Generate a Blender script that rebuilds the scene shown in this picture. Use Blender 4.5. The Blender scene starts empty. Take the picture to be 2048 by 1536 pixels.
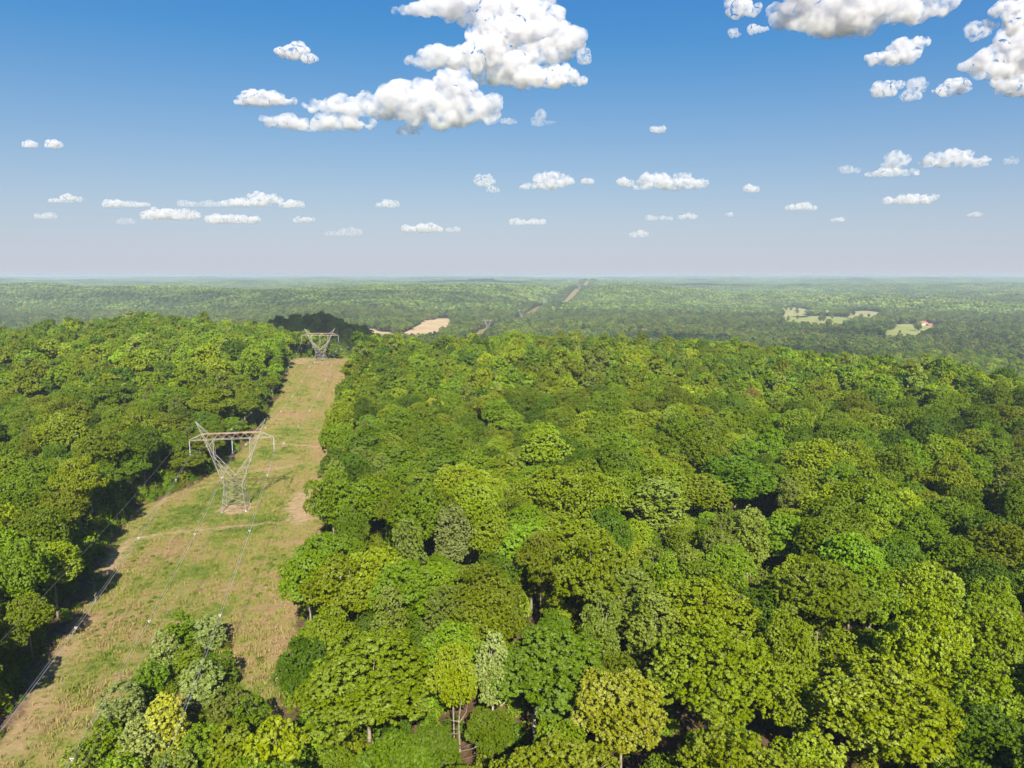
import bpy, math, random
import numpy as np
from mathutils import Vector, Matrix

R = math.radians
S = bpy.context.scene
C = S.collection
rng = np.random.default_rng(7)

# ------------------------------------------------------------------ camera, sky, sun, exposure
CAM_Z = 75.3
PITCH = 8.735
cam_d = bpy.data.cameras.new('camera'); cam = bpy.data.objects.new('camera', cam_d); C.objects.link(cam)
cam.location = (0, 0, CAM_Z)
cam.rotation_euler = (R(90 - PITCH), 0, 0)
cam.rotation_mode = 'XYZ'
cam_d.sensor_width = 36.0
cam_d.lens = 36.0 * 1409 / 2048
cam_d.clip_start = 0.5
cam_d.clip_end = 90000
S.camera = cam

SUN_EL, SUN_SIDE = 36.0, -8.0        # the sun stands behind the camera, a little to its right
sun_dir = Vector((-math.sin(R(SUN_SIDE)) * math.cos(R(SUN_EL)), -math.cos(R(SUN_SIDE)) * math.cos(R(SUN_EL)), math.sin(R(SUN_EL))))

world = bpy.data.worlds.new('World'); S.world = world; world.use_nodes = True
wt = world.node_tree
bg = wt.nodes['Background']
sky = wt.nodes.new('ShaderNodeTexSky'); sky.sky_type = 'NISHITA'; sky.sun_disc = False
sky.sun_elevation = R(SUN_EL); sky.sun_rotation = R(180 + SUN_SIDE)
sky.altitude = 200; sky.air_density = 1.0; sky.dust_density = 0.9; sky.ozone_density = 2.2
# clear summer air: a steady grade of the physical sky, channel by channel
spl = wt.nodes.new('ShaderNodeSeparateColor'); wt.links.new(sky.outputs[0], spl.inputs[0])
cmb = wt.nodes.new('ShaderNodeCombineColor')
for ch, (gain, add, low) in enumerate(((.75, -1.35, .12), (.62, 0, 0), (.35, 3.1, 0))):
    g_ = wt.nodes.new('ShaderNodeMath'); g_.operation = 'MULTIPLY_ADD'; g_.inputs[1].default_value = gain; g_.inputs[2].default_value = add
    wt.links.new(spl.outputs[ch], g_.inputs[0])
    m_ = wt.nodes.new('ShaderNodeMath'); m_.operation = 'MAXIMUM'; m_.inputs[1].default_value = low; wt.links.new(g_.outputs[0], m_.inputs[0])
    wt.links.new(m_.outputs[0], cmb.inputs[ch])
# pale lavender air low over the horizon, the same all round
tcw = wt.nodes.new('ShaderNodeTexCoord'); sep = wt.nodes.new('ShaderNodeSeparateXYZ'); wt.links.new(tcw.outputs['Generated'], sep.inputs[0])
ex = wt.nodes.new('ShaderNodeMath'); ex.operation = 'MULTIPLY'; ex.inputs[1].default_value = -7.0; wt.links.new(sep.outputs['Z'], ex.inputs[0])
ex2 = wt.nodes.new('ShaderNodeMath'); ex2.operation = 'EXPONENT'; wt.links.new(ex.outputs[0], ex2.inputs[0])
ex3 = wt.nodes.new('ShaderNodeMath'); ex3.operation = 'MULTIPLY'; ex3.use_clamp = True; ex3.inputs[1].default_value = 1.0; wt.links.new(ex2.outputs[0], ex3.inputs[0])
mxw = wt.nodes.new('ShaderNodeMix'); mxw.data_type = 'RGBA'; wt.links.new(ex3.outputs[0], mxw.inputs[0]); wt.links.new(cmb.outputs[0], mxw.inputs[6]); mxw.inputs[7].default_value = (4.5, 4.8, 5.35, 1)
wt.links.new(mxw.outputs[2], bg.inputs['Color'])
bg.inputs['Strength'].default_value = 0.055

sl = bpy.data.lights.new('sun', 'SUN'); sl.energy = 4.6; sl.angle = R(0.53); sl.color = (1.0, 0.93, 0.80)
so = bpy.data.objects.new('sun', sl); C.objects.link(so)
so.rotation_euler = sun_dir.to_track_quat('Z', 'Y').to_euler()
S.view_settings.view_transform = 'Standard'; S.view_settings.look = 'None'
S.view_settings.exposure = 1.24; S.view_settings.gamma = 1.0; S.view_settings.use_curve_mapping = False
S.render.engine = 'CYCLES'
cy = S.cycles
cy.max_bounces = 20; cy.diffuse_bounces = 3; cy.glossy_bounces = 2; cy.transmission_bounces = 3
cy.transparent_max_bounces = 8; cy.volume_bounces = 16
cy.use_adaptive_sampling = True; cy.adaptive_threshold = 0.02
cy.use_denoising = True
cy.volume_step_rate = 1.0; cy.volume_max_steps = 128
cy.caustics_reflective = False; cy.caustics_refractive = False

# ------------------------------------------------------------------ helpers
def tag(o, label=None, cat=None, group=None, kind=None):
    if label: o['label'] = label
    if cat: o['category'] = cat
    if group: o['group'] = group
    if kind: o['kind'] = kind
    return o

def link(name, me, parent=None, mat=None, smooth=False):
    o = bpy.data.objects.new(name, me); C.objects.link(o)
    if parent: o.parent = parent
    if mat and not me.materials: me.materials.append(mat)
    return o

def empty(name, loc, rz=0):
    o = bpy.data.objects.new(name, None); C.objects.link(o)
    o.location = loc; o.rotation_euler = (0, 0, rz); o.empty_display_size = 1
    return o

def np_mesh(name, V, F, smooth=False, mat=None):
    """V (n,3), F (m,k) with the same k for all faces"""
    V = np.asarray(V, np.float32); F = np.asarray(F, np.int32)
    me = bpy.data.meshes.new(name)
    k = F.shape[1]
    me.vertices.add(len(V)); me.vertices.foreach_set('co', V.ravel())
    me.loops.add(F.size); me.loops.foreach_set('vertex_index', F.ravel())
    me.polygons.add(len(F)); me.polygons.foreach_set('loop_start', np.arange(0, F.size, k, dtype=np.int32))
    me.update(calc_edges=True)
    if smooth: me.polygons.foreach_set('use_smooth', np.ones(len(F), bool))
    if mat: me.materials.append(mat)
    me.validate()
    return me

class MB:
    """collects shapes, builds one mesh"""
    def __init__(s): s.v = []; s.f = []
    def box(s, c, d, M=None):
        b = len(s.v); x, y, z = [q / 2 for q in d]
        for i in (-x, x):
            for j in (-y, y):
                for k in (-z, z):
                    p = Vector((i, j, k))
                    if M: p = M @ p
                    s.v.append(tuple(p + Vector(c)))
        s.f += [tuple(b + q for q in f) for f in ((0,1,3,2),(4,6,7,5),(0,4,5,1),(2,3,7,6),(0,2,6,4),(1,5,7,3))]
        return s
    def bar(s, a, b, w, h=None):
        a = Vector(a); b = Vector(b); d = b - a; L = d.length
        if L < 1e-4: return s
        M = d.to_track_quat('Z', 'Y').to_matrix()
        return s.box((a + b) / 2, (w, h or w, L), M)
    def tube(s, pts, rad, n=6, cap=True):
        pts = [Vector(p) for p in pts]; b0 = len(s.v)
        for i, p in enumerate(pts):
            d = (pts[min(i + 1, len(pts) - 1)] - pts[max(i - 1, 0)]).normalized()
            M = d.to_track_quat('Z', 'Y').to_matrix()
            r = rad[i] if hasattr(rad, '__len__') else rad
            for k in range(n):
                a = 2 * math.pi * k / n
                s.v.append(tuple(p + M @ Vector((r * math.cos(a), r * math.sin(a), 0))))
        for i in range(len(pts) - 1):
            for k in range(n):
                k2 = (k + 1) % n
                s.f.append((b0 + i*n + k, b0 + i*n + k2, b0 + (i+1)*n + k2, b0 + (i+1)*n + k))
        if cap:
            s.f.append(tuple(b0 + k for k in range(n))[::-1])
            s.f.append(tuple(b0 + (len(pts)-1)*n + k for k in range(n)))
        return s
    def lathe(s, prof, n=8, c=(0,0,0)):
        b0 = len(s.v)
        for (r, z) in prof:
            for k in range(n):
                a = 2*math.pi*k/n
                s.v.append((c[0] + r*math.cos(a), c[1] + r*math.sin(a), c[2] + z))
        for i in range(len(prof)-1):
            for k in range(n):
                k2 = (k+1) % n
                s.f.append((b0+i*n+k, b0+i*n+k2, b0+(i+1)*n+k2, b0+(i+1)*n+k))
        return s
    def poly(s, pts):
        b = len(s.v); s.v += [tuple(p) for p in pts]; s.f.append(tuple(range(b, b+len(pts)))); return s
    def mesh(s, name, mat=None, smooth=False):
        me = bpy.data.meshes.new(name); me.from_pydata(s.v, [], s.f); me.update()
        if smooth: me.polygons.foreach_set('use_smooth', np.ones(len(me.polygons), bool))
        if mat: me.materials.append(mat)
        return me
    def build(s, name, mat=None, parent=None, smooth=False):
        return link(name, s.mesh(name, mat, smooth), parent)

# value noise
_P = np.random.default_rng(11).random((256, 256))
def vnoise(x, y):
    x = np.asarray(x, float); y = np.asarray(y, float)
    xi = np.floor(x).astype(int); yi = np.floor(y).astype(int)
    fx = x - xi; fy = y - yi
    fx = fx*fx*(3-2*fx); fy = fy*fy*(3-2*fy)
    a = _P[xi & 255, yi & 255]; b = _P[(xi+1) & 255, yi & 255]
    c = _P[xi & 255, (yi+1) & 255]; d = _P[(xi+1) & 255, (yi+1) & 255]
    return (a*(1-fx) + b*fx)*(1-fy) + (c*(1-fx) + d*fx)*fy
def fbm(x, y, o=4):
    s = 0; a = .5; t = 0
    for i in range(o):
        s = s + a*(vnoise(x + 17.3*i, y - 9.1*i) - .5); t += a; x = x*2.03; y = y*2.03; a *= .5
    return s / t * 2          # about -1..1
def smooth(a, b, x):
    t = np.clip((x - a) / (b - a), 0, 1); return t*t*(3 - 2*t)

# ------------------------------------------------------------------ lie of the land
# the power line: tower feet
T1 = (-90.0, 221.0); T2 = (-135.6, 496.6)
T0 = (-17.0, -118.0)
T3 = (-60.0, 1750.0); T4 = (30.0, 2250.0); T5 = (123.0, 2700.0); T6 = (368.0, 3900.0)
LINE = [(30.0, -330.0), T0, T1, T2, T3, T4, T5, T6, (590.0, 5500.0), (1060.0, 9000.0), (1300.0, 12000.0)]

def line_sd(x, y):
    """signed offset from the centre of the cleared strip (plus = right) and distance along"""
    best = np.full(np.shape(x), 1e9); sgn = np.zeros(np.shape(x)); along = np.zeros(np.shape(x)); acc = 0
    for (ax, ay), (bx, by) in zip(LINE[:-1], LINE[1:]):
        dx, dy = bx-ax, by-ay; L = math.hypot(dx, dy)
        t = np.clip(((x-ax)*dx + (y-ay)*dy) / L**2, 0, 1)
        px = x-(ax+t*dx); py = y-(ay+t*dy); d = np.hypot(px, py)
        m = d < best
        best = np.where(m, d, best); along = np.where(m, acc + t*L, along)
        sgn = np.where(m, np.sign((x-ax)*dy - (y-ay)*dx), sgn); acc += L
    return best*sgn, along

def ground_z(x, y):
    x = np.asarray(x, float); y = np.asarray(y, float)
    base = 3.0*fbm(x/140+3, y/140+5, 3) + 1.0*fbm(x/35, y/35, 2)
    sd, _ = line_sd(x, y)
    near = smooth(60, 25, np.abs(sd)) * smooth(620, 480, y)
    base = base*(1 - .8*near)
    rise = 14.3*smooth(235, 480, y)
    # left hill
    hill = 9*np.exp(-(((x+345)/170)**2 + ((y-600)/150)**2)) - 6*np.exp(-(((x+215)/60)**2 + ((y-570)/80)**2))
    lefts = smooth(-60, -150, x)
    # right plateau: long low crest
    right = 5*np.exp(-((y-560)/150)**2) * smooth(-150, 0, x) * smooth(330, 120, x)
    sw = smooth(-125, -60, x)
    z = base + rise*(1-.75*sw)*smooth(-480, -230, x) + hill*(1-near)*lefts + right
    z = z + 4*np.exp(-(((x-260)/70)**2 + ((y-300)/60)**2)) - 3.5*np.exp(-(((x-150)/60)**2 + ((y-300)/60)**2))
    # fall from the plateau to the valley floor
    yc = np.interp(x, [-3000, -900, -520, -340, -220, -120, -60, 0, 150, 240, 300, 420, 700, 1500], [200, 380, 560, 640, 600, 520, 540, 570, 550, 450, 370, 300, 240, 200])
    yc = yc + 22*fbm(x/120, y*0+2.2, 2)
    drop = smooth(-40, 330, y - yc)
    wx = y + 420*fbm(x/1500+7, y/5000+2, 3) * smooth(1500, 3000, y)
    far_y = [-1000, 900, 1400, 1900, 2400, 2800, 3300, 3500, 4300, 4800, 6500, 8000, 10500, 12500, 16000, 20000, 25000, 40000]
    fz = np.interp(wx, far_y, [-55, -58, -60, -60, -46, -22, 10, 8, -55, -50, 8, -42, 20, -26, 32, 10, 40, 34])
    far_r = [-1000, 900, 1400, 1900, 2400, 2800, 3250, 3600, 4300, 5500, 6900, 9000, 11500, 15000, 18000, 24000, 40000]
    fz_r = np.interp(wx, far_r, [-55, -62, -64, -64, -64, -64, -52, -22, -60, -2, -44, 22, -14, 40, 30, 54, 50])
    k = smooth(.13, .30, x/np.maximum(y, 1))
    fz = fz*(1-k) + fz_r*k
    amp = np.interp(y, [900, 1600, 2600, 3600, 6000, 12000, 30000], [4, 6, 16, 24, 26, 28, 22])
    flat = np.exp(-(((x-820)/520)**2 + ((y-2300)/560)**2))
    fz = fz + amp*(1-.9*flat)*(fbm(x/700+1.7, y/600+.3, 4)*1.5)
    # the ground under the power line, hill by hill
    lp = np.interp(y, [1150, 1500, 1700, 1780, 1920, 2200, 2260, 2340, 2660, 2720, 3050, 3450, 3900, 3960, 4400, 5100, 5600, 5700, 6200],
                   [-58, -60, -50, -48, -76, -62, -59, -60, -38, -40, -78, -46, 4, 5, -14, 18, 38, 39, 10])
    ld, _ = line_sd(x, y)
    wl = np.exp(-(ld/130.0)**2) * smooth(1150, 1400, y) * smooth(6400, 6000, y)
    fz = fz*(1-wl) + lp*wl
    z2 = z*(1-drop) + fz*drop
    z2 = z2 + 60*np.exp(-(((x+228)/98)**2 + ((y-860)/110)**2)) * smooth(650, 800, y)
    z2 = z2 + 26*np.exp(-(((x-1750)/600)**2 + ((y-3050)/420)**2))
    # behind the crest pylon the strip drops away
    z2 = z2 - 16*np.exp(-(ld/40.0)**2)*smooth(512, 600, y)*smooth(900, 700, y)
    if FIELD_BOX is not None:
        for cx, cy, rx, ry, zf in FIELD_BOX:
            w = np.exp(-np.maximum(0, np.hypot((x-cx)/rx, (y-cy)/ry)-1)**2*6)
            z2 = z2*(1-w) + zf*w
    return np.minimum(z2, 55 + 0*z2)
FIELD_BOX = None
gz = lambda x, y: float(ground_z(np.array([x]), np.array([y]))[0])
Z1 = gz(*T1); Z2 = gz(*T2)

def px_ray(px, py):
    u = (px-1024)/1409; v = (768-py)/1409
    p = R(PITCH)
    return Vector((u, math.cos(p) + v*math.sin(p), -math.sin(p) + v*math.cos(p)))
def at_z(px, py, z):
    d = px_ray(px, py); t = (z - CAM_Z)/d.z; return Vector((d.x*t, d.y*t, z))
def at_ground(px, py):
    z = 0.0
    for _ in range(30):
        p = at_z(px, py, z); z = .5*z + .5*gz(p.x, p.y)
    return at_z(px, py, z)

# clearings in the far woods: outlines in metres (built from the valley map)
def outline(pts, z=-64):
    return np.array([[at_z(a, b, z).x, at_z(a, b, z).y] for a, b in pts])
FIELD_DEF = [
 ('ploughed_field', 'pinkish tan ploughed field in the valley beyond the dark wooded knoll', 'soil',
  [(705,664),(715,653),(800,652),(850,643),(868,638),(903,637),(906,646),(900,652),(880,659),(820,664)]),
 ('hay_meadow', 'pale green meadow farthest left in the river valley', 'meadow',
  [(1545,634),(1600,632),(1660,633),(1715,638),(1690,643),(1640,645),(1580,641)]),
 ('hay_meadow', 'yellowish meadow behind the tree line of the valley meadow', 'meadow2',
  [(1553,616),(1600,615),(1622,622),(1610,625),(1570,623)]),
 ('hay_meadow', 'straw coloured meadow beside the white farm buildings', 'meadow2',
  [(1690,624),(1730,622),(1765,625),(1755,632),(1725,634),(1700,633)]),
 ('bare_clearing', 'pale bare clearing beside the distant white house near the right skyline', 'soil',
  [(1795,601),(1815,597),(1850,597),(1866,600),(1840,602)]),
 ('hay_meadow', 'green farmyard meadow in front of the red roofed farmhouse', 'meadow',
  [(1750,656),(1785,650),(1830,648),(1880,652),(1888,656),(1850,661),(1800,664),(1765,661)]),
]
FIELDS = [(n, l, m, outline(p, {'ploughed_field': -58, 'bare_clearing': -42}.get(n, -64))) for n, l, m, p in FIELD_DEF]
def nearer(p, m):
    q = p.copy(); c = np.median(np.hypot(p[:, 0], p[:, 1])); d = np.hypot(p[:, 0], p[:, 1])
    k = np.where(d < c, (d-m)/d, 1.0); return q*k[:, None]
FIELDS = [(n, l, m, nearer(p, 380 if 'plough' not in n else 300)) for n, l, m, p in FIELDS]
FIELD_BOX = [(p[:, 0].mean(), p[:, 1].mean(), np.ptp(p[:, 0])*.62+25, np.ptp(p[:, 1])*.62+25, {'ploughed_field': -58, 'bare_clearing': -42}.get(n, -64)) for n, l, m, p in FIELDS]
def in_poly(x, y, poly):
    ins = np.zeros(np.shape(x), bool); n = len(poly)
    for i in range(n):
        x1, y1 = poly[i]; x2, y2 = poly[(i+1) % n]
        c = ((y1 > y) != (y2 > y)) & (x < (x2-x1)*(y-y1)/((y2-y1) or 1e-9) + x1)
        ins ^= c
    return ins
def free_of_fields(x, y):
    ok = np.ones(np.shape(x), bool)
    xw, yw = x + 16*fbm(x/55, y/80, 3), y + 26*fbm(x/70+9, y/90, 3)
    for _, _, _, p in FIELDS: ok &= ~in_poly(xw, yw, p)
    ok |= (vnoise(x/19, y/23) > .95) & (x > 300)
    return ok
def strip_edges(al, y):
    """half widths of the cleared strip left and right of its centre line"""
    wob = 2.2*fbm(al/28, al*0+4.4, 3)
    L = np.interp(y, [0, 110, 139, 160, 198, 222, 238, 254, 280, 300, 330, 400, 450, 500, 560, 1400, 1700], [20, 20, 24, 27, 31, 33, 26, 20, 16, 14, 13, 14, 18, 25, 24, 20, 21])
    Rr = np.interp(y, [0, 110, 160, 221, 300, 400, 500, 560, 1400, 1700], [26, 27, 28, 30, 26, 25, 25, 24, 20, 21])
    return L + wob, Rr + 1.8*fbm(al/22+9, al*0+1.4, 3)

# ------------------------------------------------------------------ materials
def nodes_mat(name):
    m = bpy.data.materials.new(name); m.use_nodes = True
    nt = m.node_tree; b = nt.nodes['Principled BSDF']
    return m, nt, b
def N(nt, t, **kw):
    n = nt.nodes.new(t)
    for k, v in kw.items(): setattr(n, k, v)
    return n
def ramp(nt, fac, stops, interp='LINEAR'):
    r = nt.nodes.new('ShaderNodeValToRGB'); e = r.color_ramp.elements; r.color_ramp.interpolation = interp
    while len(e) < len(stops): e.new(.5)
    for q, (p, c) in zip(e, stops): q.position = p; q.color = (*c, 1)
    nt.links.new(fac, r.inputs[0]); return r.outputs[0]
def noise_fac(nt, vec, scale, detail=4, rough=.55):
    n = nt.nodes.new('ShaderNodeTexNoise'); n.inputs['Scale'].default_value = scale
    n.inputs['Detail'].default_value = detail; n.inputs['Roughness'].default_value = rough
    if vec is not None: nt.links.new(vec, n.inputs['Vector'])
    return n.outputs['Fac']
def mix(nt, fac, a, b, mode='MIX'):
    n = nt.nodes.new('ShaderNodeMix'); n.data_type = 'RGBA'; n.blend_type = mode
    for i, v in ((0, fac), (6, a), (7, b)):
        if isinstance(v, (int, float)): n.inputs[i].default_value = v
        elif isinstance(v, tuple): n.inputs[i].default_value = (*v, 1) if len(v) == 3 else v
        else: nt.links.new(v, n.inputs[i])
    return n.outputs[2]
def math_n(nt, op, a, b=None, clamp=False):
    n = nt.nodes.new('ShaderNodeMath'); n.operation = op; n.use_clamp = clamp
    for i, v in ((0, a), (1, b)):
        if v is None: continue
        if isinstance(v, (int, float)): n.inputs[i].default_value = v
        else: nt.links.new(v, n.inputs[i])
    return n.outputs[0]

def leaf_mat(name, col, var=.24, hue=.009, trans=.30, spec=.06, rough=.6):
    col = (col[0]*1.32, col[1]*1.20, col[2]*.75)
    m, nt, b = nodes_mat(name)
    info = N(nt, 'ShaderNodeObjectInfo')
    at = N(nt, 'ShaderNodeAttribute', attribute_name='tint')
    # tree to tree: value and hue
    hs = N(nt, 'ShaderNodeHueSaturation')
    hs.inputs['Color'].default_value = (*col, 1)
    r1 = math_n(nt, 'MULTIPLY_ADD', info.outputs['Random'], 2*hue); nt.nodes[-1].inputs[2].default_value = .5 - hue
    nt.links.new(r1, hs.inputs['Hue'])
    w = N(nt, 'ShaderNodeTexWhiteNoise', noise_dimensions='1D')
    nt.links.new(info.outputs['Random'], w.inputs['W'])
    v1 = math_n(nt, 'MULTIPLY_ADD', w.outputs['Value'], 2*var); nt.nodes[-1].inputs[2].default_value = 1 - var
    # leaf to leaf
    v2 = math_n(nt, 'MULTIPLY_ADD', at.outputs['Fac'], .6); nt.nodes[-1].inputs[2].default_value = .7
    # slow drift over the forest
    geo = N(nt, 'ShaderNodeNewGeometry')
    nf = math_n(nt, 'ADD', math_n(nt, 'MULTIPLY', noise_fac(nt, geo.outputs['Position'], .006, 3), .5), math_n(nt, 'MULTIPLY', noise_fac(nt, geo.outputs['Position'], .0011, 3), .5))
    v3 = math_n(nt, 'MULTIPLY_ADD', nf, 1.8); nt.nodes[-1].inputs[2].default_value = .10
    v = math_n(nt, 'MULTIPLY', math_n(nt, 'MULTIPLY', v1, v2), v3)
    nt.links.new(v, hs.inputs['Value'])
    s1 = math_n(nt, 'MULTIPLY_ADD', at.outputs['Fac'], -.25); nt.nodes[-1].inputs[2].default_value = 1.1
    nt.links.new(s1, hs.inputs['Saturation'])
    colo = hs.outputs[0]
    nt.links.new(colo, b.inputs['Base Color'])
    b.inputs['Roughness'].default_value = rough
    b.inputs['Specular IOR Level'].default_value = spec
    tr = N(nt, 'ShaderNodeBsdfTranslucent')
    tc = mix(nt, 1.0, colo, (1.25, 1.15, .35), 'MULTIPLY')
    nt.links.new(tc, tr.inputs['Color'])
    ms = N(nt, 'ShaderNodeMixShader'); ms.inputs[0].default_value = trans
    nt.links.new(b.outputs[0], ms.inputs[1]); nt.links.new(tr.outputs[0], ms.inputs[2])
    nt.links.new(ms.outputs[0], nt.nodes['Material Output'].inputs['Surface'])
    return m

LEAF = {
 'mid':   leaf_mat('leaf_mid_green', (.112, .186, .0015)),
 'deep':  leaf_mat('leaf_deep_green', (.070, .134, .002)),
 'lime':  leaf_mat('leaf_yellow_green', (.165, .240, .0015)),
 'olive': leaf_mat('leaf_olive_green', (.126, .176, .003)),
 'grey':  leaf_mat('leaf_grey_green', (.130, .186, .024), spec=.15),
 'pale':  leaf_mat('leaf_pale_yellow_green', (.26, .29, .035)),
 'silver': leaf_mat('leaf_silvery', (.18, .25, .085), spec=.25),
 'bright': leaf_mat('leaf_bright_green', (.118, .215, .002)),
 'gold': leaf_mat('leaf_golden_yellow', (.50, .36, .01)),
 'bronze': leaf_mat('leaf_bronze', (.17, .125, .04)),
}
HAZED = {  # far copies of the leaf colours, dulled: distance haze put into the colour
 'mid': leaf_mat('hazed_leaf_mid', (.085, .135, .020), .3), 'deep': leaf_mat('hazed_leaf_deep', (.045, .085, .016), .3),
 'lime': leaf_mat('hazed_leaf_light', (.120, .165, .025), .3), 'olive': leaf_mat('hazed_leaf_olive', (.100, .130, .030), .3),
 'grey': leaf_mat('hazed_leaf_grey', (.135, .150, .065), .3), 'bright': leaf_mat('hazed_leaf_fresh', (.085, .150, .022), .3),
}
def bark_mat(name, c1, c2):
    m, nt, b = nodes_mat(name)
    tc = N(nt, 'ShaderNodeTexCoord')
    f = noise_fac(nt, tc.outputs['Object'], 3.0, 5)
    nt.links.new(ramp(nt, f, [(.3, c1), (.7, c2)]), b.inputs['Base Color'])
    b.inputs['Roughness'].default_value = .9; b.inputs['Specular IOR Level'].default_value = .2
    return m
BARK = bark_mat('bark_grey_brown', (.13, .10, .07), (.33, .28, .22))
BARK_PALE = bark_mat('bark_bleached', (.30, .26, .21), (.50, .45, .38))

def simple_mat(name, col, rough=.7, metal=0, nscale=None, col2=None):
    m, nt, b = nodes_mat(name)
    b.inputs['Base Color'].default_value = (*col, 1); b.inputs['Roughness'].default_value = rough
    b.inputs['Metallic'].default_value = metal
    if nscale:
        tc = N(nt, 'ShaderNodeTexCoord')
        f = noise_fac(nt, tc.outputs['Object'], nscale, 5)
        nt.links.new(ramp(nt, f, [(.35, col), (.65, col2)]), b.inputs['Base Color'])
    return m
STEEL = simple_mat('galvanised_steel', (.25, .225, .20), .6, .2, .8, (.36, .33, .29))
RUST = simple_mat('rusting_steel', (.46, .38, .32), .7, .15, .5, (.38, .20, .11))
PORC = simple_mat('insulator_glaze', (.38, .41, .43), .35)
WIRE = simple_mat('aluminium_wire', (.60, .58, .54), .45, .6)
SPACER = simple_mat('spacer_aluminium', (.62, .62, .62), .4)
CONC = simple_mat('concrete', (.42, .40, .37), .9, 0, 2, (.5, .48, .44))

def grass_colour(nt, pos):
    """blotches of green sward, straw and bare reddish earth, in world metres"""
    a = noise_fac(nt, pos, .045, 5, .6)
    b = noise_fac(nt, pos, .28, 5, .65)
    c = noise_fac(nt, pos, 1.8, 3, .6)
    m = math_n(nt, 'ADD', math_n(nt, 'MULTIPLY', a, .62), math_n(nt, 'MULTIPLY', b, .48))
    m = math_n(nt, 'ADD', m, math_n(nt, 'MULTIPLY', c, .22)); nt.nodes[-1].name = 'sum'
    m = math_n(nt, 'SUBTRACT', m, .16)
    at = N(nt, 'ShaderNodeAttribute', attribute_name='dry')
    m = math_n(nt, 'ADD', m, at.outputs['Fac'])
    return m, ramp(nt, m, [(.34, (.075, .115, .012)), (.43, (.125, .155, .022)), (.49, (.195, .185, .045)),
                        (.54, (.225, .185, .062)), (.61, (.255, .18, .080)), (.72, (.30, .19, .10))])

def ground_mat():
    m, nt, b = nodes_mat('ground_soil_and_sward')
    geo = N(nt, 'ShaderNodeNewGeometry'); pos = geo.outputs['Position']
    _, gc = grass_colour(nt, pos)
    at = N(nt, 'ShaderNodeAttribute', attribute_name='sward')     # 1 in the cleared strip
    tr = N(nt, 'ShaderNodeAttribute', attribute_name='track')     # bare wheel tracks and scrapes
    lit = noise_fac(nt, pos, .6, 6, .7)
    forest = ramp(nt, lit, [(.3, (.055, .035, .018)), (.55, (.12, .075, .038)), (.75, (.17, .115, .06))])
    edge = math_n(nt, 'ADD', at.outputs['Fac'], math_n(nt, 'MULTIPLY', math_n(nt, 'SUBTRACT', noise_fac(nt, pos, .35, 4), .5), .8))
    edge = math_n(nt, 'MULTIPLY', math_n(nt, 'SUBTRACT', edge, .35), 3.0, True)
    col = mix(nt, edge, forest, gc)
    t = math_n(nt, 'MULTIPLY', tr.outputs['Fac'], math_n(nt, 'MULTIPLY', math_n(nt, 'SUBTRACT', noise_fac(nt, pos, .45, 6, .75), .34), 4.5), True)
    dirt = ramp(nt, noise_fac(nt, pos, 1.2, 5, .7), [(.3, (.30, .19, .105)), (.7, (.46, .32, .20))])
    col = mix(nt, t, col, dirt)
    nt.links.new(col, b.inputs['Base Color'])
    b.inputs['Roughness'].default_value = .95; b.inputs['Specular IOR Level'].default_value = .1
    bump = N(nt, 'ShaderNodeBump'); bump.inputs['Strength'].default_value = .8; bump.inputs['Distance'].default_value = .35
    nt.links.new(noise_fac(nt, pos, 1.3, 6, .7), bump.inputs['Height']); nt.links.new(bump.outputs[0], b.inputs['Normal'])
    return m
GROUND = ground_mat()

# ------------------------------------------------------------------ the ground sheet
def axis(lo_dense, hi_dense, step, lo, hi, g):
    a = list(np.arange(lo_dense, hi_dense + step*.5, step))
    s = step; v = a[0]; left = []
    while v > lo: s *= g; v -= s; left.append(v)
    s = step; v = a[-1]; right = []
    while v < hi: s *= g; v += s; right.append(v)
    return np.array(left[::-1] + a + right)
def capped_axis(lo_d, hi_d, step, lo, hi, g, cap):
    a = list(np.arange(lo_d, hi_d + step*.5, step))
    def go(v, lim, sg):
        s = step; out = []
        while (v - lim)*sg < 0:
            s = min(s*g, max(cap, abs(v)*.022)); v += sg*s; out.append(v)
        return out
    return np.array(go(a[0], lo, -1)[::-1] + a + go(a[-1], hi, 1))
gx = capped_axis(-185, 20, 1.5, -26000, 26000, 1.08, 16)
gy = capped_axis(70, 520, 1.7, -700, 34000, 1.08, 16)
GX, GY = np.meshgrid(gx, gy)
TRACKS = []   # polylines of bare ground, filled in metres
def tr_px(pts): return np.array([[at_ground(a, b).x, at_ground(a, b).y] for a, b in pts])
TRACKS.append((tr_px([(625,1037),(560,1045),(480,1052),(400,1060),(330,1066),(262,1078),(235,1110),(210,1150)]), 1.5, .8))
TRACKS.append((tr_px([(612,985),(595,1010),(600,1040)]), 4.0, 1.0))
TRACKS.append((tr_px([(640,895),(600,890),(560,888)]), 1.2, .8))
TRACKS.append((tr_px([(262,1075),(300,1020),(350,985),(420,972)]), 1.1, .45))
TRACKS.append((tr_px([(165,1250),(110,1330),(60,1420),(20,1500)]), 3.0, .42))
TRACKS.append((tr_px([(600,726),(640,728),(690,730)]), 6, .7))
TRACKS.append((tr_px([(615,925),(560,935),(500,942)]), 2.0, .4))
def seg_dist(x, y, P):
    d = np.full(np.shape(x), 1e9)
    for (ax, ay), (bx, by) in zip(P[:-1], P[1:]):
        L2 = (bx-ax)**2+(by-ay)**2 + 1e-9
        t = np.clip(((x-ax)*(bx-ax)+(y-ay)*(by-ay))/L2, 0, 1)
        d = np.minimum(d, np.hypot(x-ax-t*(bx-ax), y-ay-t*(by-ay)))
    return d
def sward_at(x, y):
    sd, al = line_sd(x, y); L, Rr = strip_edges(al, y)
    e = np.where(sd < 0, L + sd, Rr - sd)
    return smooth(-1, 5, e), sd, al
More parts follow.
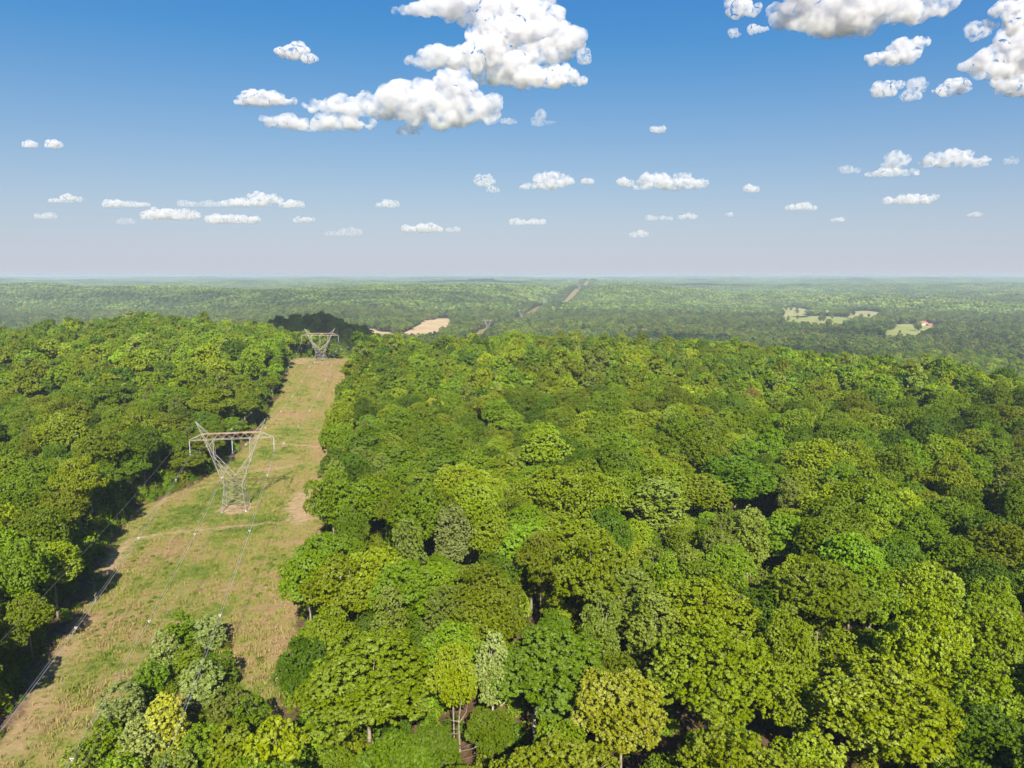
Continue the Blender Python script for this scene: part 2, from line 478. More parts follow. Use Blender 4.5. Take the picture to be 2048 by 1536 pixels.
def track_at(x, y):
    t = np.zeros(np.shape(x))
    for P, w, s in TRACKS: t = np.maximum(t, s*smooth(w*1.5, w*.4, seg_dist(x, y, P)))
    for (tx, ty), r in ((T1, 6.5), (T2, 6.0)):
        t = np.maximum(t, smooth(r+1, r-2.2, np.hypot(x-tx-.3, (y-ty+.6)*1.0)))
    return t
def micro(x, y):
    return .35*fbm(x/3.1, y/3.1, 3) + .25*fbm(x/9+4, y/9, 2)
GZ = ground_z(GX, GY)
SW, _, _ = sward_at(GX, GY)
TRK = track_at(GX, GY)
GZ = GZ + micro(GX, GY)*(GY < 900)*(1-.7*TRK)
ny, nx = GX.shape
V = np.stack([GX, GY, GZ], -1).reshape(-1, 3)
ii = (np.arange(ny-1)[:, None]*nx + np.arange(nx-1)[None, :]).ravel()
F = np.stack([ii, ii+1, ii+nx+1, ii+nx], 1)
gme = np_mesh('ground', V, F, True, GROUND)
def vattr(me, name, arr):
    a = me.attributes.new(name, 'FLOAT', 'POINT'); a.data.foreach_set('value', np.asarray(arr, np.float32).ravel())
def dry_at(x, y, sd):
    d = .018 + .07*smooth(8, 26, sd)*smooth(400, 250, y) + .05*smooth(360, 500, y) - .03*smooth(30, 0, np.abs(y-215)) - .03*smooth(330, 250, y)
    d = d + .08*smooth(200, 120, y)*smooth(8, -22, sd)*.8 + .05*smooth(-30, -38, sd)
    return d
_sd, _al = line_sd(GX, GY)
vattr(gme, 'sward', SW); vattr(gme, 'track', TRK); vattr(gme, 'dry', dry_at(GX, GY, _sd))
ground = link('ground', gme); tag(ground, kind='structure')

# fields in the valley
FM = {'soil': simple_mat('ploughed_soil', (.38, .27, .12), .95, 0, .02, (.50, .37, .19)),
      'meadow': simple_mat('meadow_green', (.19, .235, .03), .95, 0, .012, (.28, .27, .06)),
      'meadow2': simple_mat('meadow_straw', (.25, .25, .06), .95, 0, .012, (.33, .29, .10))}
def sheet(name, poly, mat, lift, step=None):
    poly = np.array(poly); n = len(poly)
    xs = np.linspace(poly[:, 0].min()-40, poly[:, 0].max()+40, 40); ys = np.linspace(poly[:, 1].min()-60, poly[:, 1].max()+60, 40)
    X, Y = np.meshgrid(xs, ys); wx, wy = xs[1]-xs[0], ys[1]-ys[0]
    ins = in_poly(X + 16*fbm(X/55, Y/80, 3), Y + 26*fbm(X/70+9, Y/90, 3), poly)
    Z = ground_z(X, Y) + lift
    V = np.stack([X, Y, Z], -1).reshape(-1, 3); f = []
    for j in range(39):
        for i in range(39):
            q = ins[j:j+2, i:i+2]
            if q.sum() >= 3: f.append((j*40+i, j*40+i+1, (j+1)*40+i+1, (j+1)*40+i))
    return link(name, np_mesh(name, V, f, True, mat))
for n, l, m, p in FIELDS:
    o = sheet(n, p, FM[m], 1.2); tag(o, l, 'field', kind='structure')

# ------------------------------------------------------------------ trees: shapes
def leaf_quads(P, Nn, size, r, flat=.25):
    """rhombic leaf sprays at P facing Nn"""
    n = len(P)
    t = r.normal(size=(n, 3)); t -= (t*Nn).sum(1)[:, None]*Nn; t /= np.linalg.norm(t, axis=1)[:, None] + 1e-9
    b = np.cross(Nn, t)
    s = (size*r.uniform(.55, 1.35, n))[:, None]; w = s*r.uniform(.45, .8, n)[:, None]
    f = Nn*s*r.uniform(-flat, flat, n)[:, None]
    V = np.stack([P - t*s, P - b*w + f, P + t*s*r.uniform(.7, 1.1, n)[:, None], P + b*w - f*.5], 1)
    return V.reshape(-1, 3)

def crown_shape(seed, Rr, H, base, n_leaf, size, form='dome', n_cl=34, gaps=.0):
    r = np.random.default_rng(seed)
    hh = (H - base)
    cl = []
    tries = 0
    ph = r.uniform(0, 6.28, 4)
    while len(cl) < n_cl and tries < 3000:
        tries += 1
        d = r.normal(size=3); d /= np.linalg.norm(d)
        if form == 'dome':
            d[2] = abs(d[2])*1.0 - .25*r.random()
        env = 1 + .16*math.sin(2*math.atan2(d[1], d[0])+ph[0]) + .12*math.sin(3*math.atan2(d[1], d[0])+ph[1])
        rr = r.uniform(.50, .80)
        if form == 'dome':
            c = np.array([d[0]*Rr*env*rr, d[1]*Rr*env*rr, base + hh*(.38 + .52*d[2]*rr/.8)])
            cr = Rr*r.uniform(.17, .34)
        elif form == 'oval':
            t = r.random(); w = math.sin(math.pi*min(1, (.12+.88*t)))**.6
            a = r.uniform(0, 6.28)
            c = np.array([math.cos(a)*Rr*w*rr*.95, math.sin(a)*Rr*w*rr*.95, base + hh*(.08+.86*t)])
            cr = Rr*r.uniform(.22, .36)*(.55+.45*w)
        else:                                     # spread: layered flat plates
            a = r.uniform(0, 6.28); q = math.sqrt(r.random())
            c = np.array([math.cos(a)*Rr*q*.8*env, math.sin(a)*Rr*q*.8*env, base + hh*(.35 + .5*(1-q*q)*r.uniform(.6, 1.1))])
            cr = Rr*r.uniform(.16, .30)
        if any(np.linalg.norm((c-o[0])) < .45*(cr+o[1]) for o in cl) and tries < 2500: continue
        cl.append((c, cr))
    cen = np.array([c for c, _ in cl]); rad = np.array([q for _, q in cl])
    sq = .78 if form != 'spread' else .5
    w = rad**2/np.sum(rad**2)
    mid = np.array([0, 0, base + hh*.35])
    clt = r.uniform(-.22, .22, len(cl))
    # tufts: twig ends spread over every clump, each a small dome of leaves
    per = 16 if size < .3 else (9 if size < .7 else 5)
    need = max(40, n_leaf//per); tc_, td_, tk_ = [], [], []
    while need > 0:
        k = r.choice(len(cl), need*2, p=w)
        d = r.normal(size=(need*2, 3)); d /= np.linalg.norm(d, axis=1)[:, None]
        ow = cen[k]-mid; ow /= np.linalg.norm(ow, axis=1)[:, None] + 1e-6
        keep = (d*ow).sum(1) + .5*d[:, 2] > r.uniform(-.75, .15, need*2)
        k, d = k[keep], d[keep]
        P = cen[k] + d*(rad[k]*r.uniform(.74, 1.08, len(k)))[:, None]*np.array([1, 1, sq])
        dd = np.linalg.norm((P[:, None, :]-cen[None])/np.array([1, 1, sq]), axis=2)/rad[None]
        dd[np.arange(len(k)), k] = 9
        keep = dd.min(1) > .74
        P, d, k = P[keep][:need], d[keep][:need], k[keep][:need]
        tc_.append(P); td_.append(d); tk_.append(k); need -= len(P)
    TC = np.concatenate(tc_); TD = np.concatenate(td_); TK = np.concatenate(tk_)
    nt_ = len(TC); tr_ = size*(1.75 if size < .3 else 1.3)*r.uniform(.7, 1.35, nt_)
    ax = TD*.55 + np.array([0, 0, .6]); ax /= np.linalg.norm(ax, axis=1)[:, None]
    ti = np.repeat(np.arange(nt_), per)
    q = r.normal(size=(len(ti), 3)); q /= np.linalg.norm(q, axis=1)[:, None]
    q += ax[ti]*.9; q /= np.linalg.norm(q, axis=1)[:, None] + 1e-6
    P = TC[ti] + q*(tr_[ti]*r.uniform(.55, 1.0, len(ti)))[:, None]
    Nn = q*.8 + r.normal(size=P.shape)*.33; Nn /= np.linalg.norm(Nn, axis=1)[:, None]
    tt_ = r.normal(size=nt_)*.16
    T = np.clip(.5 + clt[TK[ti]] + tt_[ti] + r.normal(size=len(ti))*.08, 0, 1)
    # inner leaves close the crown
    m = int(n_leaf*.12)
    a = r.uniform(0, 6.28, m); q = np.sqrt(r.random(m))*.55*Rr
    Pi = np.stack([np.cos(a)*q, np.sin(a)*q, base + hh*r.uniform(.12, .6, m)], 1)
    Ni = r.normal(size=(m, 3)); Ni[:, 2] = abs(Ni[:, 2])+.4; Ni /= np.linalg.norm(Ni, axis=1)[:, None]
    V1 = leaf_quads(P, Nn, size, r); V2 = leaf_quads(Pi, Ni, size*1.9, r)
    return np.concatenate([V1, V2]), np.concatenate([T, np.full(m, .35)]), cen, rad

def crown_mesh(name, V, T, mat):
    F = np.arange(len(V)).reshape(-1, 4)
    me = np_mesh(name, V, F, False, mat)
    a = me.attributes.new('tint', 'FLOAT', 'FACE'); a.data.foreach_set('value', T.astype(np.float32))
    return me

def trunk_mb(seed, H, base, cen, nl=9, rad=.32, pale=False):
    r = random.Random(seed); mb = MB()
    lean = (r.uniform(-.5, .5), r.uniform(-.5, .5))
    top = base + (H-base)*.62
    pts = []; rr = []
    for i in range(7):
        t = i/6
        pts.append((lean[0]*t*t + .15*math.sin(3*t+seed), lean[1]*t*t, -.4 + (top+.4)*t)); rr.append(rad*(1.25 if i == 0 else 1)*(1-.72*t))
    mb.tube(pts, rr, 7)
    order = sorted(range(len(cen)), key=lambda k: r.random())[:nl]
    for k in order:
        c = np.array(cen[k]); t = r.uniform(.42, .9)
        if nl > 8 and k % 3 == 0: c[:2] *= 1.3; c[2] += .9
        j = t*6; i = int(j); p0 = Vector(pts[i]).lerp(Vector(pts[min(i+1, 6)]), j-i)
        p1 = Vector(c)
        if p1.z < p0.z: p0.z = max(base*.55, p1.z-2.0)
        m1 = p0.lerp(p1, .4) + Vector((r.uniform(-.4, .4), r.uniform(-.4, .4), .2))
        m2 = p0.lerp(p1, .75) + Vector((r.uniform(-.4, .4), r.uniform(-.4, .4), .5))
        b = rad*(1-.7*t)*.62
        mb.tube([p0, m1, m2, p1], [b, b*.75, b*.5, b*.2], 5, False)
    return mb

# kinds: form, crown radius, height, crown base
KINDS = {
 'mid':   ('dome', 6.4, 21.5, 9.0), 'deep': ('dome', 5.8, 20.5, 8.0), 'lime': ('dome', 6.8, 21.0, 9.0),
 'olive': ('spread', 7.0, 21.5, 9.5), 'grey': ('oval', 4.6, 21.5, 7.0), 'bright': ('spread', 6.2, 20.0, 8.0),
}
PROTO = {'near': {}, 'mid': {}, 'far': {}}
LOD = {'near': (29000, .165, 48, 2), 'mid': (4200, .44, 30, 2), 'far': (480, 1.15, 16, 1)}
protoC = {k: bpy.data.collections.new('shapes_' + k) for k in PROTO}
proto_index = {k: {} for k in PROTO}
sd0 = 100
for lod, (nl, sz, ncl, nvar) in LOD.items():
    idx = 0
    for kind in sorted(KINDS):
        form, cr, H, base = KINDS[kind]
        for v in range(nvar + (1 if kind in ('mid', 'lime') and lod == 'near' else 0)):
            sd0 += 1
            if lod == 'far': base = 2.0
            rsc = 1 + .12*((sd0*37 % 10)/10-.5)
            n_l = int(nl*(.72 if kind == 'grey' else 1))
            Vv, T, cen, rad = crown_shape(sd0, cr*rsc, H, base, n_l, sz, form, ncl)
            cm = crown_mesh('crown', Vv, T, (HAZED if lod == 'far' else LEAF)[kind])
            tm = trunk_mb(sd0, H, base, cen, 10 if lod == 'near' else 3, .30).mesh('trunk', BARK, True) if lod != 'far' else None
            PROTO[lod].setdefault(kind, []).append((cm, tm))
            # joined copy for the masses of trees
            if tm is not None:
                n1 = len(Vv); tv = np.array([v_.co[:] for v_ in tm.vertices], np.float32)
                me = bpy.data.meshes.new('tree_shape')
                fs = [tuple(range(i, i+4)) for i in range(0, n1, 4)] + [tuple(n1+q for q in p.vertices) for p in tm.polygons]
                me.from_pydata(np.concatenate([Vv, tv]).tolist(), [], fs)
                me.materials.append(LEAF[kind]); me.materials.append(BARK)
                mi = np.zeros(len(fs), np.int32); mi[n1//4:] = 1; me.polygons.foreach_set('material_index', mi)
                a = me.attributes.new('tint', 'FLOAT', 'FACE'); tt = np.full(len(fs), .5, np.float32); tt[:n1//4] = T; a.data.foreach_set('value', tt)
            else:
                me = cm
            o = bpy.data.objects.new('shape_%s_%03d' % (lod, idx), me); protoC[lod].objects.link(o)
            proto_index[lod].setdefault(kind, []).append(idx); idx += 1

# canopy patches for the far woods: many small crowns in one shape
def ico_blob():
    import bmesh
    bm = bmesh.new(); bmesh.ops.create_icosphere(bm, subdivisions=1, radius=1)
    v = np.array([q.co[:] for q in bm.verts]); f = np.array([[q.index for q in p.verts] for p in bm.faces]); bm.free()
    keep = [i for i in range(len(f)) if v[f[i]][:, 2].mean() > -.35]
    return v, f[keep]
def ico0():
    import bmesh
    bm = bmesh.new(); bmesh.ops.create_icosphere(bm, subdivisions=0 or 1, radius=1)
    bm.free()
    v = np.array([[1,0,0],[.5,.87,.0],[-.5,.87,0],[-1,0,0],[-.5,-.87,0],[.5,-.87,0],[0,0,1]])
    return v, np.array([[k, (k+1) % 6, 6] for k in range(6)])
def patch_shape(seed, side, spacing, rad, hi, blob, extra, jag):
    r = np.random.default_rng(seed); bv, bf = blob
    n = int(round(side/spacing)); Vs, Fs, Ts = [], [], []; b = 0
    for i in range(n):
        for j in range(n):
            x = (i+.5+r.uniform(-.42, .42))*spacing - side/2; y = (j+.5+r.uniform(-.42, .42))*spacing - side/2
            s = rad*r.uniform(.75, 1.3); h = hi*r.uniform(.72, 1.18)
            v = bv*(1 + r.uniform(-jag, jag, (len(bv), 1))) * np.array([s, s, s*.8]) + np.array([x, y, h - s*.8])
            Vs.append(v); Fs.append(bf+b); b += len(v); Ts.append(np.full(len(bf), np.clip(r.normal(.5, .3), 0, 1)) + r.uniform(-.1, .1, len(bf)))
            m = extra
            if m:
                d = r.normal(size=(m, 3)); d[:, 2] = np.abs(d[:, 2]); d /= np.linalg.norm(d, axis=1)[:, None]
                P = d*np.array([s, s, s*.8])*1.02 + np.array([x, y, h-s*.8])
                nn = d + r.normal(size=d.shape)*.4; nn /= np.linalg.norm(nn, axis=1)[:, None]
                q = leaf_quads(P, nn, s*.30, r)
                f4 = np.arange(len(q)).reshape(-1, 4); f3 = np.concatenate([f4[:, [0, 1, 2]], f4[:, [0, 2, 3]]])
                Vs.append(q); Fs.append(f3+b); b += len(q); Ts.append(np.tile(np.clip(Ts[-1][0] + r.normal(size=m)*.2, 0, 1), 2))
    return np.concatenate(Vs), np.concatenate(Fs), np.clip(np.concatenate(Ts), 0, 1)
def mesh_tri(name, V, F, T, mats, r):
    me = np_mesh(name, V, F, False)
    for m in mats: me.materials.append(m)
    a = me.attributes.new('tint', 'FLOAT', 'FACE'); a.data.foreach_set('value', T.astype(np.float32))
    key = np.repeat(0, len(F))
    key = (np.floor(T*len(mats)*.999)).astype(np.int32)
    me.polygons.foreach_set('material_index', key)
    return me
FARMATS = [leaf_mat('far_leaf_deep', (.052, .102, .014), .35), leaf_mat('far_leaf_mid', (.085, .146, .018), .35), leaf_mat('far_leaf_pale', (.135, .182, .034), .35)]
patchC = {'p1': bpy.data.collections.new('shapes_p1'), 'p2': bpy.data.collections.new('shapes_p2')}
PATCHR = np.random.default_rng(5)
for i in range(6):
    Vv, Ff, T = patch_shape(500+i, 60, 10, 6.4, 18, ico_blob(), 14, .22)
    me = mesh_tri('patch', Vv, Ff, T, FARMATS, PATCHR)
    patchC['p1'].objects.link(bpy.data.objects.new('patch_%03d' % i, me))
for i in range(4):
    Vv, Ff, T = patch_shape(600+i, 240, 13, 9.5, 18, ico0(), 0, .3)
    me = mesh_tri('patch', Vv, Ff, T, FARMATS, PATCHR)
    patchC['p2'].objects.link(bpy.data.objects.new('wide_patch_%03d' % i, me))

# ------------------------------------------------------------------ scattering one mass with geometry nodes
def scatter(name, layers, label, cat, kind='stuff'):
    """layers: list of (collection, pts(n,3), idx, rot(n,3), scale(n,3)) joined into ONE object"""
    P = np.concatenate([l[1] for l in layers]).astype(np.float32)
    me = bpy.data.meshes.new(name); me.vertices.add(len(P)); me.vertices.foreach_set('co', P.ravel())
    def att(n, typ, key, arr):
        a = me.attributes.new(n, typ, 'POINT'); a.data.foreach_set(key, np.ascontiguousarray(arr).ravel())
    att('lay', 'INT', 'value', np.concatenate([np.full(len(l[1]), i, np.int32) for i, l in enumerate(layers)]))
    att('pick', 'INT', 'value', np.concatenate([np.asarray(l[2], np.int32) for l in layers]))
    att('rot', 'FLOAT_VECTOR', 'vector', np.concatenate([l[3] for l in layers]).astype(np.float32))
    att('siz', 'FLOAT_VECTOR', 'vector', np.concatenate([l[4] for l in layers]).astype(np.float32))
    me.update()
    o = link(name, me)
    ng = bpy.data.node_groups.new('scatter_' + name, 'GeometryNodeTree')
    ng.interface.new_socket('Geometry', in_out='INPUT', socket_type='NodeSocketGeometry')
    ng.interface.new_socket('Geometry', in_out='OUTPUT', socket_type='NodeSocketGeometry')
    gi = ng.nodes.new('NodeGroupInput'); go = ng.nodes.new('NodeGroupOutput')
    jn = ng.nodes.new('GeometryNodeJoinGeometry')
    def na(n, t):
        x = ng.nodes.new('GeometryNodeInputNamedAttribute'); x.data_type = t; x.inputs['Name'].default_value = n; return x.outputs['Attribute']
    for i, l in enumerate(layers):
        ci = ng.nodes.new('GeometryNodeCollectionInfo'); ci.inputs['Collection'].default_value = l[0]
        ci.inputs['Separate Children'].default_value = True; ci.inputs['Reset Children'].default_value = True
        iop = ng.nodes.new('GeometryNodeInstanceOnPoints')
        cmp_ = ng.nodes.new('FunctionNodeCompare'); cmp_.data_type = 'INT'; cmp_.operation = 'EQUAL'
        ng.links.new(na('lay', 'INT'), cmp_.inputs[2]); cmp_.inputs[3].default_value = i
        ng.links.new(gi.outputs[0], iop.inputs['Points']); ng.links.new(cmp_.outputs[0], iop.inputs['Selection'])
        ng.links.new(ci.outputs[0], iop.inputs['Instance']); iop.inputs['Pick Instance'].default_value = True
        ng.links.new(na('pick', 'INT'), iop.inputs['Instance Index'])
        e2r = ng.nodes.new('FunctionNodeEulerToRotation'); ng.links.new(na('rot', 'FLOAT_VECTOR'), e2r.inputs[0])
        ng.links.new(e2r.outputs[0], iop.inputs['Rotation'])
        ng.links.new(na('siz', 'FLOAT_VECTOR'), iop.inputs['Scale'])
        ng.links.new(iop.outputs[0], jn.inputs[0])
    ng.links.new(jn.outputs[0], go.inputs[0])
    md = o.modifiers.new('scatter', 'NODES'); md.node_group = ng
    tag(o, label, cat, kind=kind)
    return o

# ------------------------------------------------------------------ hero trees, read off the photo: crown centre px, top px, crown width px, height m
HEROES = [
 # px, top, width, H, kind, label
 (725, 1282, 285, 22, 'lime', 'very wide yellow-green broadleaf tree at the lower right edge of the grassy clearing'),
 (903, 1008, 84, 22, 'silver', 'tall oval silvery grey-green tree with a bare lower trunk, amid the right wood'),
 (985, 1022, 105, 21, 'lime', 'smooth domed lime green tree just right of the tall oval silvery tree'),
 (1112, 1262, 235, 21, 'deep', 'dark green spreading tree whose two pale trunks show at the bottom edge'),
 (985, 1262, 80, 20, 'silver', 'narrow silvery grey-green tree squeezed beside the dark tree with pale trunks'),
 (905, 1282, 105, 20, 'lime', 'yellow-green tree with bleached dead limbs hanging under its crown'),
 (1248, 1342, 195, 21, 'pale', 'pale straw-yellow leafed tree at the bottom edge of the wood'),
 (1428, 1262, 250, 23, 'lime', 'huge lumpy yellow-green tree right of the pale straw-yellow tree'),
 (1588, 1228, 125, 21, 'lime', 'yellow-green tree touching the huge lumpy tree on its far side'),
 (1790, 1338, 300, 22, 'lime', 'broad lime tree with clustered tufts near the lower right corner'),
 (1752, 1128, 125, 21, 'bright', 'vivid fresh green tree standing behind the broad tufted lime tree'),
 (1572, 1018, 115, 21, 'bright', 'vivid green round tree beside the dark gap in the right wood'),
 (1325, 955, 135, 22, 'grey', 'thin leafed grey-green tree with bare whitish branches showing'),
 (1205, 1178, 90, 21, 'grey', 'dull grey-green rounded tree among bright crowns behind the pale straw tree'),
 (1310, 1190, 120, 21, 'grey', 'matt grey-green tree with an orange tinge on its right shoulder'),
 (1480, 905, 150, 24, 'deep', 'large dark green tree with a black shaded side in the right wood'),
 (868, 790, 50, 21, 'pale', 'cream coloured flowering tree among the green crowns right of the strip'),
 (1505, 772, 40, 20, 'bronze', 'small bronze brown crowned tree far back in the right wood'),
 (2038, 735, 26, 20, 'gold', 'golden yellow treetop on the skyline at the right end of the wood'),
 (1225, 1105, 70, 20, 'lime', 'lemon-lime tree with a ragged top between two olive crowns'),
 (70, 850, 70, 21, 'olive', 'olive tree standing in the left wood level with the near pylon'),
 (640, 1000, 0, 0, '', ''),
]
heroes = []
for px, top, w, H, kind, lab in HEROES:
    if not H: continue
    z = 0.0
    for _ in range(20):
        p = at_z(px, top, z + H); z = .5*z + .5*gz(p.x, p.y)
    p = at_z(px, top, z + H)
    depth = p.y*math.cos(R(PITCH)) + (CAM_Z - z - H)*math.sin(R(PITCH))
    rad = w/2*depth/1409
    # crown centre stands behind its near top edge
    heroes.append(dict(x=p.x, y=p.y + rad*.15, H=H, rad=rad, kind=kind, label=lab, px=px, top=top, depth=depth))

# trees of the thicket under the wires (px, top px, height, kind)
THICKET = [
 (412, 1232, 8.5, 3.0, 'silver', 'slim silvery green sapling at the far tip of the thicket under the wires'),
 (352, 1228, 8.5, 3.0, 'bright', 'fresh green sapling at the far tip of the thicket, left of the silvery one'),
 (318, 1262, 9.0, 2.8, 'silver', 'silver leafed poplar on the left flank of the thicket'),
 (372, 1290, 8.0, 2.8, 'mid', 'mid green sapling in the middle of the thicket under the wires'),
 (432, 1300, 8.5, 2.8, 'deep', 'dark green sapling on the right flank of the thicket'),
 (395, 1322, 10.0, 3.4, 'silver', 'bushy pale poplar in the centre of the thicket under the right bundle'),
 (290, 1325, 8.0, 3.0, 'bright', 'grass green sapling on the left flank of the thicket'),
 (232, 1368, 10.0, 3.6, 'silver', 'rounded silver green poplar crossed by the middle wire bundle'),
 (448, 1378, 8.5, 3.2, 'grey', 'dull green sapling between the pale poplar and the open grass'),
 (320, 1392, 11.5, 3.6, 'pale', 'tallest creamy white poplar at the bottom of the thicket'),
 (498, 1392, 9.5, 3.0, 'mid', 'green sapling linking the thicket to the wood on the right'),
 (270, 1440, 9.5, 3.4, 'silver', 'silver poplar in front of the creamy white one'),
 (395, 1455, 9.5, 3.4, 'mid', 'dark leafed sapling just right of the creamy white poplar'),
 (190, 1450, 8.0, 3.2, 'mid', 'low green bushy tree at the lower left of the thicket'),
 (135, 1500, 7.0, 2.4, 'grey', 'grey green bush at the bottom edge, leftmost of the thicket'),
 (455, 1448, 10.0, 3.4, 'olive', 'olive sapling at the bottom of the thicket next to the wood'),
 (335, 1500, 9.5, 3.2, 'grey', 'grey green poplar at the bottom edge of the picture under the wires'),
 (545, 1440, 13.0, 4.2, 'lime', 'young yellow-green tree joining the thicket to the right wood'),
 (225, 1515, 8.5, 3.0, 'bright', 'bright green bush at the bottom edge below the silver poplars'),
]
thicket = []
for px, top, H, rad, kind, lab in THICKET:
    p = at_z(px, top, H); thicket.append(dict(x=p.x, y=p.y+1, H=H, rad=rad, kind=kind, label=lab, px=px, top=top))

GAPS = [(at_z(1118, 1560, 0), 6.5), (at_z(928, 1530, 0), 5.0)]
def off_gaps(X, Y):
    ok = np.ones(np.shape(X), bool)
    for g_, r_ in GAPS: ok &= np.hypot(X-g_.x, Y-g_.y) > r_
    return ok
# ------------------------------------------------------------------ where the trees stand
def project(x, y, z):
    p = R(PITCH); dz = z - CAM_Z
    d = y*math.cos(p) - dz*math.sin(p); v = y*math.sin(p) + dz*math.cos(p)
    d = np.where(np.abs(d) < 1e-3, 1e-3, d)
    return 1024 + 1409*x/d, 768 - 1409*v/d, d

def poisson(x0, x1, y0, y1, r, seed, test):
    """jittered dart throwing on a grid"""
    q = np.random.default_rng(seed)
    n = int((x1-x0)*(y1-y0)/(r*r)*2.6)
    X = q.uniform(x0, x1, n); Y = q.uniform(y0, y1, n); ok = test(X, Y); X, Y = X[ok], Y[ok]
    cell = r/1.4142; grid = {}; out = []
    ci = np.floor((X-x0)/cell).astype(int); cj = np.floor((Y-y0)/cell).astype(int)
    for k in range(len(X)):
        i, j = int(ci[k]), int(cj[k]); good = True
        if (i, j) in grid: continue
        for a in range(-2, 3):
            for b in range(-2, 3):
                o = grid.get((i+a, j+b))
                if o is not None and (X[o]-X[k])**2 + (Y[o]-Y[k])**2 < r*r: good = False; break
            if not good: break
        if good: grid[(i, j)] = k; out.append(k)
    return X[out], Y[out]

def wood_ok(X, Y, margin=1.5):
    sd, al = line_sd(X, Y); L, Rr = strip_edges(al, Y)
    e = np.where(sd < 0, L + sd, Rr - sd)
    return (e < -margin)
def in_view(X, Y, pad=.10, back=0):
    return (np.abs(X) < (Y + back)*(1024/1409 + pad) + 60)

def near_test(X, Y):
    ok = wood_ok(X, Y) & ((X > -520) & (X < 420)) & (in_view(X, Y, .05, 60) | ((X < 30) & (X > -300) & (Y > -80) & (np.hypot(X, Y-100) < 260)))
    for h in heroes: ok &= np.hypot(X-h['x'], Y-h['y']) > h['rad']*.86 + 3.0
    for h in thicket: ok &= np.hypot(X-h['x'], Y-h['y']) > h['rad'] + 2.6
    ok &= ~((np.hypot(X, Y) < 16)) & off_gaps(X, Y)
    return ok
nX, nY = poisson(-520, 420, -70, 430, 7.5, 3, near_test)
# fill second layer of trees further off
mX, mY = poisson(-760, 760, 430, 1150, 7.3, 4, lambda X, Y: wood_ok(X, Y) & in_view(X, Y))
def open_ok(X, Y): return wood_ok(X, Y) & in_view(X, Y, .06) & free_of_fields(X, Y)
fX, fY = [], []
for k, (a, b, w) in enumerate([(1150, 1500, 1300), (1500, 1900, 1600), (1900, 2400, 2000)]):
    x_, y_ = poisson(-w, w, a, b, 10.0, 20+k, open_ok); fX.append(x_); fY.append(y_)
fX = np.concatenate(fX); fY = np.concatenate(fY)

kinds_list = ['mid', 'deep', 'lime', 'olive', 'grey', 'bright']
def pick_kinds(X, Y, r):
    """stands of like trees: drifting shares of each kind"""
    w = np.stack([1.2 + 1.2*fbm(X/60, Y/60, 2), .8 + 1.0*fbm(X/70+20, Y/70, 2), .75 + 1.2*fbm(X/55-9, Y/55, 2),
                  .65 + .8*fbm(X/60, Y/60+31, 2), 0.26 + .5*fbm(X/50+7, Y/50-13, 2), .40 + .6*fbm(X/45-3, Y/45+11, 2)], 1)
    w = np.clip(w, .06, None); w[:, 1] += np.where(X > 120, .35, 0)
    w /= w.sum(1)[:, None]; c = w.cumsum(1); u = r.random(len(X))
    return (u[:, None] > c).sum(1).clip(0, 5)

rk = np.random.default_rng(77)
nK = pick_kinds(nX, nY, rk); nS = np.clip(rk.normal(.95, .22, len(nX)), .55, 1.5); nH = np.clip(nS**.5*rk.normal(1.0, .12, len(nX)), .68, 1.28); nR = rk.uniform(0, 6.28, len(nX))
_s, _a = line_sd(nX, nY); nH = nH*np.where((np.abs(_s) < 24) & (_s < 0) & (nY > 240), .72, 1)
def hides_hero(X, Y, top):
    tx_, ty_, td_ = project(X, Y, ground_z(X, Y) + top)
    bad = np.zeros(len(X), bool)
    for h in heroes:
        w = 2*h['rad']*1409/h['depth']
        if w > 70: bad |= (td_ < h['depth'] + 2) & (td_ > 20) & (np.abs(tx_-h['px']) < w*.34 + .45*6*1409/np.maximum(td_, 20)) & (ty_ < h['top'] + w*.62)
    return bad
_Le, _Re = strip_edges(_a, nY); nS = np.where(np.abs(_s) < np.where(_s < 0, _Le, _Re) + 7, np.minimum(nS, .98), nS)
_bad = hides_hero(nX, nY, 20*nH)
nH = np.where(_bad, nH*.56, nH); nS = np.where(_bad, np.minimum(nS, 1)*.72, nS)
sdn, _ = line_sd(nX, nY)
nzg = ground_z(nX, nY)
tx, ty, td = project(nX, nY, nzg + 20*nH)
bx, by, _ = project(nX, nY, nzg + 12*nH)
seen = (td > 20) & (tx > -50) & (tx < 2098) & (ty < 1570) & (ty > 400) & (td < 600)
order = np.argsort(np.where(seen, td/nS, 1e9))
N_IND = 300 - len(heroes) - len(thicket)
ind = order[:N_IND]
is_ind = np.zeros(len(nX), bool); is_ind[ind] = True

def make_tree(x, y, kind, sx, sz, rot, label, group=None, mat=None, variant=0, bark=None, name='broadleaf_tree'):
    base = kind if kind in KINDS else {'pale': 'mid', 'silver': 'grey', 'gold': 'mid', 'bronze': 'deep'}[kind]
    prot = PROTO['near'][base]; cm, tm = prot[variant % len(prot)]
    root = empty(name, (x, y, gz(x, y) - .1), rot)
    tag(root, label, 'tree', group)
    c = link('crown', cm, root); t = link('trunk', tm, root)
    for q in (c, t): q.scale = (sx, sx, sz)
    if kind not in KINDS or mat:
        c.material_slots[0].link = 'OBJECT'; c.material_slots[0].material = LEAF[mat or kind]
    if bark:
        t.material_slots[0].link = 'OBJECT'; t.material_slots[0].material = bark
    return root

